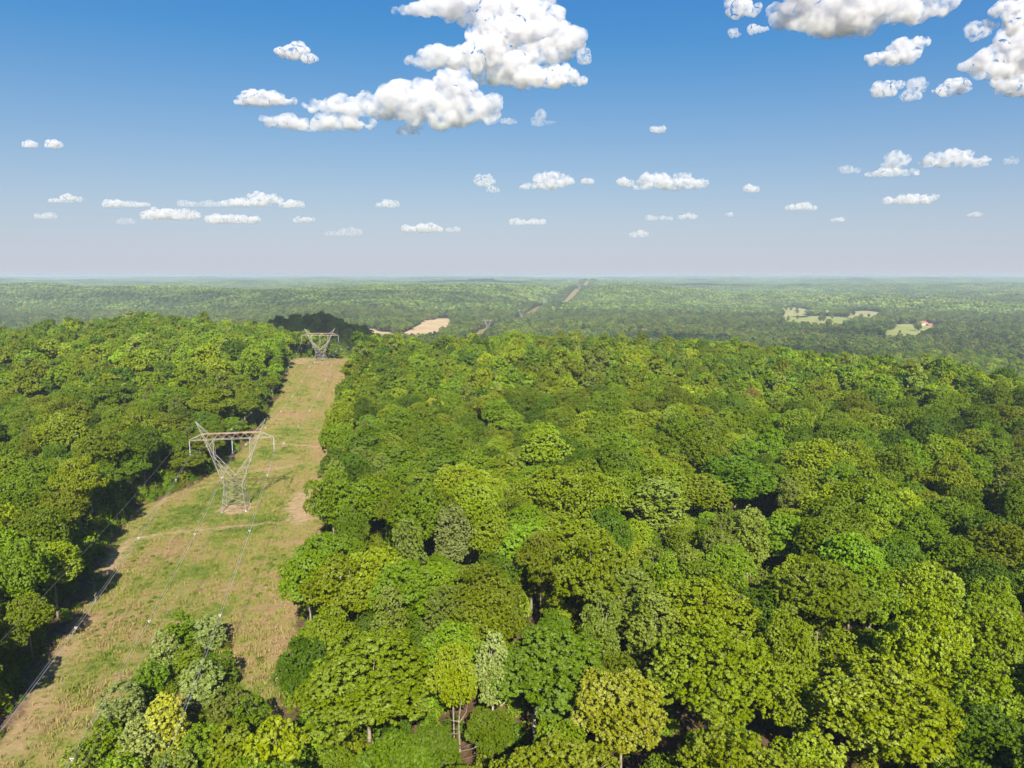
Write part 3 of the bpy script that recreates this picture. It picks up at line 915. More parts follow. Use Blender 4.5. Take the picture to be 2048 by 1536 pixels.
for i, h in enumerate(heroes):
    base = h['kind'] if h['kind'] in KINDS else {'pale': 'mid', 'silver': 'grey', 'gold': 'mid', 'bronze': 'deep'}[h['kind']]
    cr, H = KINDS[base][1], KINDS[base][2]
    make_tree(h['x'], h['y'], h['kind'], h['rad']/cr*1.02, h['H']/H, i*1.3, h['label'], None, None, i, BARK_PALE if 'pale trunks' in h['label'] or 'whitish' in h['label'] else None)
YOUNG = []
for i in range(4):
    Vv, T, cen, rad = crown_shape(900+i, 3.2, 9.0, .7, 8500, .15, 'oval', 34)
    YOUNG.append((crown_mesh('crown', Vv, T, LEAF['grey']), trunk_mb(900+i, 9.0, 1.0, cen, 8, .13).mesh('trunk', BARK, True)))
for i, h in enumerate(thicket):
    cm, tm = YOUNG[i % 4]; sx = h['rad']/3.2*1.12
    root = empty('young_tree', (h['x'], h['y'], gz(h['x'], h['y'])-.1), i*2.1)
    tag(root, h['label'], 'tree', 'saplings of the thicket under the wires')
    c = link('crown', cm, root); t = link('trunk', tm, root)
    for q in (c, t): q.scale = (sx, sx, h['H']/9.0)
    c.material_slots[0].link = 'OBJECT'; c.material_slots[0].material = LEAF[h['kind']]
for i, h in enumerate([]):
    base = h['kind'] if h['kind'] in KINDS else {'pale': 'grey', 'silver': 'grey', 'gold': 'mid', 'bronze': 'deep'}[h['kind']]
    base = 'grey' if base in ('grey',) else base
    cr, H = KINDS[base][1], KINDS[base][2]
    make_tree(h['x'], h['y'], base, h['rad']/cr*1.15, h['H']/H*1.02, i*2.1, h['label'], 'saplings of the thicket under the wires', h['kind'], i, None, 'young_tree')

h = heroes[3]; r3 = [o for o in C.objects if o.get('label') == h['label']][0]
MB().tube([(3.0, -1.5, -.3), (3.3, -1.4, 6), (2.6, -.8, 11), (3.4, -.6, 16)], [.34, .28, .2, .08], 7).build('trunk', BARK_PALE, r3, True)
# labels for the other single trees: colour, size, and the nearest thing one can find
COLW = {'mid': 'mid green', 'deep': 'dark green', 'lime': 'yellow-green', 'olive': 'olive green', 'grey': 'grey-green', 'bright': 'vivid green'}
MARKS = [(h['px'], h['top']+.35*abs(1409*h['rad']/h['depth']), w) for h, w in zip(heroes, [
  'the very wide yellow-green tree', 'the oval silvery tree', 'the smooth lime dome', 'the dark two-trunked tree', 'the narrow silvery tree', 'the tree with dead limbs',
  'the pale straw-yellow tree', 'the huge lumpy yellow-green tree', 'the smaller lumpy tree', 'the broad tufted lime tree', 'the lower vivid green tree',
  'the round vivid green tree', 'the white-branched tree', 'the dull grey-green round tree', 'the matt grey-green tree', 'the large black-sided tree', 'the cream flowering tree',
  'the bronze crowned tree', 'the golden treetop', 'the lemon-lime ragged tree', 'the lone olive tree'])]
MARKS += [(468, 930, 'the near pylon'), (643, 690, 'the far pylon on the crest'), (330, 1330, 'the silvery thicket'), (262, 1085, 'the bare scrape left of the clearing'),
          (615, 1040, 'the worn patch right of the near pylon'), (0, 1250, 'the left border of the picture'), (2040, 1100, 'the right border of the picture'), (0, 1000, 'the left border of the picture'),
          (1400, 1530, 'the bottom border of the picture'), (1800, 1530, 'the bottom border of the picture'), (1230, 900, 'the white-branched tree')]
used = {}
sizes = lambda s: 'small' if s < .88 else ('broad' if s > 1.12 else 'middle-sized')
recs = []
for k in ind:
    X, Y = bx[k], by[k]
    kd = kinds_list[nK[k]]
    side = 'left wood' if sdn[k] < 0 else 'right wood'
    best = sorted((math.hypot(X-a, Y-b), w, X-a, Y-b) for a, b, w in MARKS)[:7]
    lab = None
    for dist, w, dx, dy in best:
        if abs(dx) > abs(dy)*1.4: rel = 'to the right of' if dx > 0 else 'to the left of'
        else: rel = 'in front of' if dy > 0 else 'behind'
        how = 'close ' if dist < 130 else ('a few crowns ' if dist < 280 else 'far ')
        cand = '%s %s tree %s%s %s' % (sizes(nS[k]), COLW[kd], how, rel, w)
        if len(cand.split()) > 16: cand = cand.split(' ', 1)[1]
        if cand not in used: lab = cand; break
    if lab is None:
        lab = '%s %s tree, one of several alike %s %s' % (sizes(nS[k]), COLW[kd], rel, w)
    if len(lab.split()) > 16: lab = lab.split(' ', 1)[1]
    if len(lab.split()) > 16: lab = lab.replace('a few crowns ', '').replace(', one of several alike', '')
    used[lab] = used.get(lab, 0) + 1
    recs.append((k, kd, side, lab))
for q, (k, kd, side, lab) in enumerate(recs):
    make_tree(nX[k], nY[k], kd, nS[k], nH[k], nR[k], lab, 'broadleaf trees of the ' + side, None, q)

# the rest of the woods as one mass
lay = []
def rot_z(n, a): return np.stack([np.zeros(n), np.zeros(n), a], 1)
def tree_layer(X, Y, K, Sx, Sz, A, lod):
    r = np.random.default_rng(int(abs(X.sum())) % 9999)
    idx = np.array([proto_index[lod][kinds_list[k]][r.integers(len(proto_index[lod][kinds_list[k]]))] for k in K])
    return (protoC[lod], np.stack([X, Y, ground_z(X, Y)-.15], 1), idx, rot_z(len(X), A), np.stack([Sx, Sx, Sz], 1))
rest = ~is_ind
hi = rest & (td < 330) & (td > 0); lo = rest & ~hi
lay.append(tree_layer(nX[hi], nY[hi], nK[hi], nS[hi], nH[hi], nR[hi], 'near'))
lay.append(tree_layer(nX[lo], nY[lo], nK[lo], nS[lo], nH[lo], nR[lo], 'mid'))
for X, Y, lod in ((mX, mY, 'mid'), (fX, fY, 'far')):
    r = np.random.default_rng(len(X)); n = len(X)
    s = np.clip(r.normal(.88, .17, n), .55, 1.35); hh = np.clip(s**.5*r.normal(1, .13, n), .68, 1.3)
    if lod == 'far': s = s*1.25
    lay.append(tree_layer(X, Y, pick_kinds(X, Y, r), s, hh, r.uniform(0, 6.28, n), lod))
qX, qY = poisson(-330, 330, 40, 430, 6.2, 55, lambda X, Y: wood_ok(X, Y, 4) & in_view(X, Y, .05, 30) & off_gaps(X, Y))
dm = np.array([np.min(np.hypot(nX-a, nY-b)) for a, b in zip(qX, qY)])
for h in heroes: dm = np.minimum(dm, np.hypot(qX-h['x'], qY-h['y'])-h['rad']*.5)
ok = (dm > 3.9) & ~hides_hero(qX, qY, np.full(len(qX), 9.0)); qX, qY = qX[ok], qY[ok]; r = np.random.default_rng(66); n = len(qX); s_ = r.uniform(.45, .72, n)
lay.append(tree_layer(qX, qY, pick_kinds(qX, qY, r), s_, s_*r.uniform(.75, 1.1, n), r.uniform(0, 6.28, n), 'near'))
print('understorey', n)
def patch_layer(coll, npat, side, y0, y1, seed, pad):
    r = np.random.default_rng(seed)
    ys = np.arange(y0, y1, side*.93); out = []
    for y in ys:
        w = y*(1024/1409+pad)+side
        xs = np.arange(-w, w, side*.93); out.append(np.stack([xs, np.full(len(xs), y)], 1))
    P = np.concatenate(out) + r.uniform(-.06, .06, (sum(map(len, out)), 2))*side
    sd, _ = line_sd(P[:, 0], P[:, 1]); ok = (np.abs(sd) > side*.5 + 30) | (P[:, 1] > 5900)
    ok &= free_of_fields(P[:, 0], P[:, 1])
    for dx, dy in ((-.45, 0), (.45, 0), (0, .45), (0, -.45)): ok &= free_of_fields(P[:, 0]+dx*side, P[:, 1]+dy*side)
    P = P[ok]; n = len(P)
    z = ground_z(P[:, 0], P[:, 1]); e = side*.5
    sx = (ground_z(P[:, 0]+e, P[:, 1]) - ground_z(P[:, 0]-e, P[:, 1]))/(2*e)
    sy = (ground_z(P[:, 0], P[:, 1]+e) - ground_z(P[:, 0], P[:, 1]-e))/(2*e)
    rot = np.stack([np.arctan(sy), -np.arctan(sx), r.integers(0, 4, n)*0.0], 1)
    sc = np.ones((n, 3)); sc[:, 0] = r.choice([-1, 1], n); sc[:, 2] = r.uniform(.85, 1.15, n)
    return (coll, np.stack([P[:, 0], P[:, 1], z], 1), r.integers(0, npat, n), rot, sc)
lay.append(patch_layer(patchC['p1'], 6, 60, 2430, 6000, 41, .05))
lay.append(patch_layer(patchC['p2'], 4, 240, 6100, 32000, 42, .03))
# strips next to the cut and the fields where no patch fits: single crowns
gXs, gYs = [], []
for a, b in ((2400, 3000), (3000, 3800), (3800, 4900), (4900, 5900)):
    def tst(X, Y):
        sd, _ = line_sd(X, Y); return (np.abs(sd) < 64) & (np.abs(sd) > 21) & free_of_fields(X, Y)
    x_, y_ = poisson(-120, 760, a, b, 11, int(a), tst); gXs.append(x_); gYs.append(y_)
def tst2(X, Y):
    near = np.zeros(len(X), bool)
    for _, _, _, p in FIELDS:
        near |= in_poly(X, Y, (p-p.mean(0))*1.0 + p.mean(0) + 0) ^ False
    c = np.zeros(len(X), bool)
    for dx in (-62, 62, 0):
        for dy in (-62, 62, 0): c |= ~free_of_fields(X+dx, Y+dy)
    return c & free_of_fields(X, Y) & (Y > 2400)
x_, y_ = poisson(400, 2100, 2400, 3400, 11, 99, tst2); gXs.append(x_); gYs.append(y_)
gX_, gY_ = np.concatenate(gXs), np.concatenate(gYs)
r = np.random.default_rng(8); n = len(gX_)
lay.append(tree_layer(gX_, gY_, pick_kinds(gX_, gY_, r), np.full(n, 1.2), np.full(n, .95), r.uniform(0, 6.28, n), 'far'))
scatter('woodland', lay, 'green broadleaf woodland rolling away over valley and ridges to the horizon', 'woodland')
print('trees', len(nX), len(mX), len(fX))

# ------------------------------------------------------------------ undergrowth, grass
def bush_shape(seed, n, size, rad, h, mat):
    r = np.random.default_rng(seed)
    d = r.normal(size=(n, 3)); d[:, 2] = abs(d[:, 2]); d /= np.linalg.norm(d, axis=1)[:, None]
    k = 1 + .25*np.sin(3*d[:, 0]*2+seed)*np.cos(4*d[:, 1]+seed)
    P = d*np.array([rad, rad, h])*(k*r.uniform(.7, 1.05, n))[:, None]
    nn = d*.6 + r.normal(size=P.shape)*.4 + np.array([0, 0, .3]); nn /= np.linalg.norm(nn, axis=1)[:, None]
    V = leaf_quads(P, nn, size, r)
    return crown_mesh('bush_shape', V, np.clip(r.normal(.5, .2, n), 0, 1), mat)
bushC = bpy.data.collections.new('shapes_bush')
for i, kd in enumerate(['mid', 'deep', 'bright', 'olive']):
    bushC.objects.link(bpy.data.objects.new('bush_%02d' % i, bush_shape(i+3, 900, .26, 2.3, 4.2, LEAF[kd])))
def ug_test(X, Y):
    sd, al = line_sd(X, Y); L, Rr = strip_edges(al, Y); e = np.where(sd < 0, L + sd, Rr - sd)
    return (e < 1.0) & (e > -26) & (Y < 640)
uX, uY = poisson(-230, 60, 50, 640, 2.7, 9, lambda X, Y: ug_test(X, Y))
def th_test(X, Y):
    d = np.full(X.shape, 99.0)
    for h in thicket: d = np.minimum(d, np.hypot(X-h['x'], Y-h['y']) - h['rad'])
    return d < .3
tX_, tY_ = poisson(-90, -20, 60, 140, 2.1, 33, th_test)
uX = np.concatenate([uX, tX_]); uY = np.concatenate([uY, tY_])
# and under the gaps of the near wood
vX, vY = poisson(-230, 230, 50, 260, 4.2, 10, lambda X, Y: wood_ok(X, Y, 3) & in_view(X, Y, .05, 30) & off_gaps(X, Y))
uX = np.concatenate([uX, vX]); uY = np.concatenate([uY, vY]); r = np.random.default_rng(15); n = len(uX)
sU = r.uniform(.35, 1.15, n); sd, al = line_sd(uX, uY); L_, R_ = strip_edges(al, uY); e = np.where(sd < 0, L_+sd, R_-sd)
sU = sU*np.where(e > -3, .62, np.where(e > -12, 1.35, 1.0))
scatter('undergrowth', [(bushC, np.stack([uX, uY, ground_z(uX, uY)-.2], 1), r.integers(0, 4, n), rot_z(n, r.uniform(0, 6.28, n)), np.stack([sU, sU, sU*r.uniform(.7, 1.5, n)], 1))],
        'leafy shrub layer filling the foot of the wood along the clearing', 'undergrowth')

def tuft_mat():
    m, nt, b = nodes_mat('grass_blades')
    info = N(nt, 'ShaderNodeObjectInfo')
    m_, gc = None, None
    pos = info.outputs['Location']
    a = noise_fac(nt, pos, .045, 5, .6); bb = noise_fac(nt, pos, .28, 5, .65); c = noise_fac(nt, pos, 1.8, 3, .6)
    s = math_n(nt, 'ADD', math_n(nt, 'MULTIPLY', a, .62), math_n(nt, 'MULTIPLY', bb, .48)); s = math_n(nt, 'SUBTRACT', math_n(nt, 'ADD', s, math_n(nt, 'MULTIPLY', c, .22)), .16)
    dr = N(nt, 'ShaderNodeAttribute', attribute_type='INSTANCER', attribute_name='dry')
    s = math_n(nt, 'ADD', s, dr.outputs['Fac'])
    s = math_n(nt, 'ADD', s, math_n(nt, 'MULTIPLY', math_n(nt, 'SUBTRACT', info.outputs['Random'], .5), .09))
    col = ramp(nt, s, [(.34, (.085, .130, .012)), (.43, (.145, .180, .024)), (.49, (.225, .215, .050)),
                       (.54, (.245, .205, .065)), (.61, (.27, .20, .085)), (.72, (.31, .205, .105))])
    nt.links.new(col, b.inputs['Base Color']); b.inputs['Roughness'].default_value = .7; b.inputs['Specular IOR Level'].default_value = .15
    return m
TUFT = tuft_mat()
tuftC = bpy.data.collections.new('shapes_tuft')
for i in range(5):
    r = np.random.default_rng(60+i); n = 26
    P = np.stack([r.normal(0, .34, n), r.normal(0, .34, n), np.zeros(n)], 1)
    a = r.uniform(0, 6.28, n); lean = np.stack([np.cos(a), np.sin(a), np.zeros(n)], 1)*r.uniform(.1, .5, n)[:, None]
    h = r.uniform(.28, .75, n)[:, None]*(1 + .5*(i == 4)); b_ = np.stack([-np.sin(a), np.cos(a), np.zeros(n)], 1)*.07
    V = np.stack([P-b_, P+b_, P+lean*.5+b_*.8+np.array([0, 0, 1])*h*.6, P+lean+np.array([0, 0, 1])*h], 1).reshape(-1, 3)
    me = np_mesh('tuft', V, np.arange(len(V)).reshape(-1, 4), False, TUFT)
    tuftC.objects.link(bpy.data.objects.new('tuft_%02d' % i, me))
r = np.random.default_rng(31)
gx_, gy_ = [], []
for a, b, dens in ((85, 160, 1.15), (160, 260, 1.0), (260, 540, .55)):
    cx = np.array([-170.0, 0.0]); n = int(dens*(b-a)*170)
    gx_.append(r.uniform(-170, 0, n)); gy_.append(r.uniform(a, b, n))
gx_ = np.concatenate(gx_); gy_ = np.concatenate(gy_)
sw, sd, al = sward_at(gx_, gy_); tk = track_at(gx_, gy_)
thin = fbm(gx_/5, gy_/5, 3)
ok = (sw > r.random(len(sw))*.9+.05) & (tk < r.uniform(.1, .8, len(sw))) & (thin > r.uniform(-1.3, .1, len(sw)))
gx_, gy_, sd = gx_[ok], gy_[ok], sd[ok]; n = len(gx_)
sG = r.uniform(.32, .95, n)*(1+.7*np.clip(fbm(gx_/14+5, gy_/14, 2), 0, 1)); gp = np.stack([gx_, gy_, ground_z(gx_, gy_)+micro(gx_, gy_)-.04], 1)
grass = scatter('grass', [(tuftC, gp, r.integers(0, 5, n), rot_z(n, r.uniform(0, 6.28, n)), np.stack([sG, sG, sG], 1))],
        'rough knee-high grass and straw growing over the cleared strip', 'grass')
weedC = bpy.data.collections.new('shapes_weed')
for i, kd in enumerate(['deep', 'mid', 'olive', 'deep']):
    weedC.objects.link(bpy.data.objects.new('weed_%02d' % i, bush_shape(70+i, 110, .13, .55, .45, LEAF[kd])))
wxx = r.uniform(-170, -10, 15000); wyy = 85 + 420*r.random(15000)**1.5
sw2, _, _ = sward_at(wxx, wyy); tk2 = track_at(wxx, wyy); cl2 = fbm(wxx/7+3, wyy/9, 3)
ok = (sw2 > .5) & (tk2 < .2) & (cl2 > r.uniform(.0, .55, 15000)); wxx, wyy = wxx[ok], wyy[ok]; k_ = len(wxx); ws = r.uniform(.4, 1.25, k_)
scatter('weeds', [(weedC, np.stack([wxx, wyy, ground_z(wxx, wyy)+micro(wxx, wyy)-.08], 1), r.integers(0, 4, k_), rot_z(k_, r.uniform(0, 6.28, k_)), np.stack([ws, ws, ws*r.uniform(.5, 1.1, k_)], 1))],
        'dark leafy weeds and brambles dotted through the grass of the cleared strip', 'weeds')
a_ = grass.data.attributes.new('dry', 'FLOAT', 'POINT'); a_.data.foreach_set('value', dry_at(gx_, gy_, sd).astype(np.float32))
print('tufts', n, 'bushes', len(uX))

# ------------------------------------------------------------------ pylons
PS = .95
def pylon(name, xy, rz, label, H=1.0, detail=True, wbar=.14, bbar=.085, Wd=1.0):
    z0 = gz(*xy)
    root = empty(name, (xy[0], xy[1], z0), rz); tag(root, label, 'pylon', 'lattice pylons of the power line'); root.scale = (PS, PS, PS)
    zw, zc, zu, zp = 9.3*H, 24.6*H, 26.6*H, 31.0*H
    bh, wh = 3.9*Wd, 2.85*Wd
    def chord(nm, segs, w, mat=STEEL, parent=root):
        mb = MB()
        for a, b in segs: mb.bar(a, b, w)
        return mb.build(nm, mat, parent)
    braces = {'body': [], 'waist': [], 'arm': [], 'beam': [], 'peak': []}
    corners = [(-1, -1), (1, -1), (1, 1), (-1, 1)]
    lv = [0, 3.2*H, 6.0*H, zw]
    def bp(sx, sy, z):
        t = z/zw; q = bh+(wh-bh)*t; return (sx*q, sy*q, z)
    for sx, sy in corners:
        chord('leg', [(bp(sx, sy, -.3), bp(sx, sy, zw))], wbar)
        f = MB().lathe([(.0, .35), (.28, .35), (.32, -.5)], 8, bp(sx, sy, 0)).build('footing', CONC, root)
    for i in range(4):
        a, b = corners[i], corners[(i+1) % 4]
        for k in range(3):
            z1, z2 = lv[k], lv[k+1]
            braces['body'] += [(bp(*a, z1), bp(*b, z2)), (bp(*b, z1), bp(*a, z2)), (bp(*a, z2), bp(*b, z2))]
    braces['body'] += [(bp(-1, -1, zw), bp(1, 1, zw)), (bp(1, -1, zw), bp(-1, 1, zw))]
    # the two arms of the fork
    yc = .8
    kz = 19.0*H
    for s in (-1, 1):
        for sy in (-1, 1):
            o0 = Vector((s*wh, sy*wh, zw)); o1 = Vector((s*8.5, sy*yc, zc)); o2 = Vector((s*9.3, sy*yc*.9, zu)); o3 = Vector((s*11.2, sy*.06, zp))
            i0 = Vector((0, sy*(wh-.35), zw+2.1*H)); i1 = Vector((s*5.75, sy*1.5, kz)); i2 = Vector((s*5.85, sy*yc, zc))
            chord('fork_chord', [(o0, o1), (o1, o2)], wbar)
            chord('fork_chord', [(i0, i1), (i1, i2)], wbar*.9)
            chord('peak_chord', [(o2, o3)], wbar*.8); chord('peak_chord', [(Vector((s*7.4, sy*yc, zu)), o3)], wbar*.7)
            if sy == -1:
                for q in (.35, .7): braces['peak'].append((o2.lerp(o3, q), Vector((s*7.4, -yc, zu)).lerp(o3, q-.15)))
            braces['waist'] += [(i0, o0), (i0, Vector((-s*wh, sy*wh, zw)))] if s == 1 else []
            n = 6
            O = [o0.lerp(o1, t/n) for t in range(n+1)]
            I = [i0.lerp(i1, min(1, t/(n*.62))) if t/n <= .62 else i1.lerp(i2, (t/n-.62)/.38) for t in range(n+1)]
            for t in range(n):
                braces['arm'].append((O[t], I[t]) if t % 2 == 0 else (I[t], O[t+1]))
                braces['arm'].append((I[t], O[t+1]) if t % 2 == 0 else (O[t], I[t+1]))
        # braces across the depth of each arm
        n = 5
        for t in range(1, n+1):
            a = Vector((s*wh, -wh, zw)).lerp(Vector((s*8.5, -yc, zc)), t/n); b = Vector((a.x, -a.y, a.z))
            a2 = Vector((s*wh, -wh, zw)).lerp(Vector((s*8.5, -yc, zc)), (t-1)/n)
            braces['arm'] += [(a, b), (a2, b)] if t % 2 else [(a, b), (Vector((a2.x, -a2.y, a2.z)), a)]
    # beam
    for sy in (-1, 1):
        chord('beam_chord', [((-9.3, sy*yc*.9, zu), (9.3, sy*yc*.9, zu))], wbar*.85, RUST)
        chord('beam_chord', [((-13.5, sy*.25, zc), (-8.5, sy*yc, zc)), ((-8.5, sy*yc, zc), (8.5, sy*yc, zc)), ((8.5, sy*yc, zc), (13.5, sy*.25, zc))], wbar*.85)
        for s in (-1, 1): chord('beam_chord', [((s*9.3, sy*yc*.9, zu), (s*13.5, sy*.15, zc+.1))], wbar*.8)
        n = 12
        for t in range(n):
            xa = -8.5+17*t/n; xb = -8.5+17*(t+1)/n; 
            braces['beam'].append(((xa, sy*yc, zc if t % 2 == 0 else zu), (xb, sy*yc, zu if t % 2 == 0 else zc)))
        for s in (-1, 1):
            braces['beam'].append(((s*9.3, sy*yc, zu), (s*10.2, sy*yc*.7, zc))); braces['beam'].append(((s*10.2, sy*yc*.7, zc), (s*11.4, sy*.4, zc+1.0)))
    for t in range(13):
        x = -9+18*t/12
        braces['beam'].append(((x, -yc, zc), (x, yc, zc)))
        if t < 12: braces['beam'].append(((x, -yc*.9, zu), (x+1.5, yc*.9, zu)))
    if detail:
        for nm, L in braces.items():
            for a, b in L:
                MB().bar(a, b, bbar, bbar*.7).build('lattice_bar', RUST if nm == 'beam' and (a[2]+b[2] > 2*zc + 1) else STEEL, root)
    else:
        mb = MB()
        for L in braces.values():
            for a, b in L: mb.bar(a, b, bbar)
        mb.build('lattice_bars', STEEL, root)
    # insulator strings
    for x in (-13.5, 0, 13.5):
        ln = 4.8; pr = [(.03, 0), (.03, -.25)]
        z = -.25
        while z > -ln+.35:
            pr += [(.06, z), (.17, z-.05), (.17, z-.11), (.05, z-.14)]; z -= .2
        pr += [(.03, z), (.03, -ln)]
        MB().lathe(pr, 8, (x, 0, zc)).build('insulator_string', PORC, root, True)
        mb = MB().box((x, 0, zc-ln-.1), (.5, .12, .16))
        for dx, dz in ((-.23, -.1), (.23, -.1), (0, -.5)): mb.box((x+dx, 0, zc-ln+dz-.05), (.1, .35, .12)); mb.bar((x, 0, zc-ln), (x+dx, 0, zc-ln+dz), .05)
        mb.build('wire_clamp', STEEL, root)
    return root, zc - 4.8, zp, z0
def line_dir(a, b): return math.atan2(b[0]-a[0], b[1]-a[1])
d01 = line_dir(T0, T1); d12 = line_dir(T1, T2); d23 = line_dir(T2, T3)
ang = {0: -d01, 1: -(d01+d12)/2, 2: -(d12+d23)/2, 3: -(d23+line_dir(T3, T4))/2, 4: -line_dir(T3, T4), 5: -line_dir(T4, T5), 6: -line_dir(T5, T6)}
pyl = {}
pyl[1] = pylon('lattice_pylon', T1, ang[1], 'nearest lattice pylon with a forked waist and wide rusty crossbeam on the grassy strip')
pyl[2] = pylon('lattice_pylon', T2, ang[2], 'second lattice pylon on the bare crest where the strip ends', .80, True, .17, .11)
pyl[0] = (None, 0, 0, gz(*T0))
pyl[3] = pylon('lattice_pylon', T3, ang[3], 'small hazy pylon in the valley left of the brown cutting', 1.0, False, .28, .16)
pyl[4] = pylon('lattice_pylon', T4, ang[4], 'tiny pale pylon below the brown path climbing the far ridge', 1.1, False, .30, .17, .8)
pyl[5] = pylon('lattice_pylon', T5, ang[5], 'tiny pale pylon at the top of the brown path on the far ridge', 1.1, False, .32, .18, .8)
pyl[6] = pylon('lattice_pylon', T6, ang[6], 'barely visible pylon by the pinkish clearing near the horizon', 1.1, False, .4, .22, .8)
# the pylon behind the camera that carries the near span is out of the picture; wires end at its place
def world_pt(i, T, x, dz, tower_h=1.0):
    a = ang[i]; z0 = pyl[i][3]; dz = dz - (24.6*.20 if i == 2 else 0)
    return Vector((T[0] + x*PS*math.cos(a), T[1] + x*PS*math.sin(a), z0 + dz*PS*tower_h))
ZATT = 24.6-4.8-.35
pyl3h = 1.0
def span_pts(a, b, sag, n=48, off=(0, 0)):
    d = (b-a); perp = Vector((d.y, -d.x, 0)).normalized()
    return [a.lerp(b, t/n) - Vector((0, 0, 4*sag*(t/n)*(1-t/n))) + perp*off[0] + Vector((0, 0, off[1])) for t in range(n+1)]
OFF = [(-.23, 0), (.23, 0), (0, -.40)]
def bundle(a, b, sag, label, sp, group, n=48, r=.023):
    mid = a
    root = empty('wire_bundle', tuple(mid)); tag(root, label, 'power line', group)
    for o in OFF:
        pts = [p - mid for p in span_pts(a, b, sag, n, o)]
        MB().tube(pts, r, 4).build('wire', WIRE, root, True)
    c = [p for p in span_pts(a, b, sag, 400)]
    d = (b-a); perp = Vector((d.y, -d.x, 0)).normalized(); L = d.length
    for s in sp:
        p = c[max(0, min(400, int(round(s/L*400))))] - mid
        tri = [p + perp*o[0] + Vector((0, 0, o[1])) for o in OFF]
        mb = MB()
        for q in range(3): mb.bar(tri[q], tri[(q+1) % 3], .06)
        for q in range(3): mb.lathe([(.0, .08), (.055, .05), (.055, -.05), (0, -.08)], 6, tri[q])
        mb.build('spacer', SPACER, root)
    return root
NM = {-13.5: 'left', 0: 'middle', 13.5: 'right'}
for x in (-13.5, 0, 13.5):
    a = world_pt(1, T1, x, ZATT); b = world_pt(0, T0, x, ZATT + 6)
    bundle(a, b, 13.0, '%s bundle of three wires hanging from the near pylon over the thicket towards the viewer' % NM[x], [19, 56, 96, 134, 170, 205, 245, 290], 'wire bundles of the near span', 64)
    a2 = world_pt(1, T1, x, ZATT); b2 = world_pt(2, T2, x, ZATT)
    bundle(a2, b2, 9.0, '%s bundle of three wires between the near pylon and the one on the crest' % NM[x], [20, 58, 97, 136, 175, 214, 252], 'wire bundles between the two big pylons', 48, .018)
    a3 = world_pt(2, T2, x, ZATT); b3 = world_pt(3, T3, x, ZATT)
    c3 = bundle(a3, b3, 62, '%s bundle of three wires leaving the crest pylon for the valley' % NM[x], [22, 60, 100, 140, 180], 'wire bundles beyond the crest pylon', 64, .02)
for s, nm in ((-11.2, 'left'), (11.2, 'right')):
    root = empty('earth_wire', tuple(world_pt(1, T1, s, 31.0))); tag(root, 'thin dark earth wire from the %s peak of the near pylon' % nm, 'power line', 'earth wires')
    o = root.location
    MB().tube([p-o for p in span_pts(world_pt(1, T1, s, 31.0), world_pt(0, T0, s, 37), 9.0, 48)], .02, 4).build('wire', STEEL, root, True)
    MB().tube([p-o for p in span_pts(world_pt(1, T1, s, 31.0), world_pt(2, T2, s, 31.0), 5.0, 32)], .012, 4).build('wire', STEEL, root, True)

# ------------------------------------------------------------------ farm in the valley
WALL = simple_mat('painted_boards', (.55, .50, .46), .8); REDR = simple_mat('red_roof', (.36, .09, .06), .6, 0, .3, (.42, .14, .10)); WHITE = simple_mat('white_boards', (.78, .77, .74), .7)
GREYR = simple_mat('grey_roof', (.5, .5, .5), .5); GLASS = simple_mat('window_glass', (.04, .05, .06), .1); BRICKW = simple_mat('brick_wall', (.30, .13, .09), .8)
def house(name, label, p, rz, L, W, H, wall, roof, chimney=False):
    root = empty(name, tuple(p), rz); tag(root, label, 'building')
    MB().box((0, 0, H/2), (L, W, H)).build('wall', wall, root)
    rh = W*.32; o = .6
    mb = MB()
    for s in (-1, 1):
        a = [(-L/2-o, s*(W/2+o), H-.15), (L/2+o, s*(W/2+o), H-.15), (L/2+o, 0, H+rh), (-L/2-o, 0, H+rh)]
        b = [(x, y, z+.3) for x, y, z in a]
        mb.poly(a[::-1] if s < 0 else a); mb.poly(b if s < 0 else b[::-1])
        mb.poly([a[0], a[1], b[1], b[0]])
    rf = mb.build('roof', roof, root)
    g = MB()
    for s in (-1, 1): g.poly([(s*L/2, -W/2, H), (s*L/2, W/2, H), (s*L/2, 0, H+rh)])
    g.build('gable', wall, root)
    if chimney: MB().box((L*.2, 0, H+rh+.4), (.9, .9, 2.4)).build('chimney', BRICKW, rf)
    for i in range(4):
        MB().box((-L/2+L*(i+.5)/4, -W/2-.04, H*.55), (1.3, .1, 1.5)).build('window', GLASS, root)
    MB().box((L*.08, -W/2-.05, 1.1), (1.1, .12, 2.2)).build('door', WHITE, root)
    return root
p = at_ground(1845, 651); house('farmhouse', 'farmhouse with a red roof at the edge of the valley meadow', p, .5, 26, 15, 7, WALL, REDR, True)
p = at_ground(1858, 652); house('shed', 'low dark red shed beside the red roofed farmhouse', p, .2, 15, 9, 4, BRICKW, REDR)
p = at_ground(1650, 623); house('barn', 'white barn among trees between the valley meadows', p, .1, 30, 15, 9, WHITE, GREYR)
p = at_ground(1637, 624); house('barn', 'small white shed left of the white barn', p, .4, 16, 10, 5, WHITE, GREYR)
p = at_ground(1856, 598); house('farmhouse', 'distant white house by the bare clearing near the right skyline', p, .2, 26, 14, 7, WHITE, GREYR)

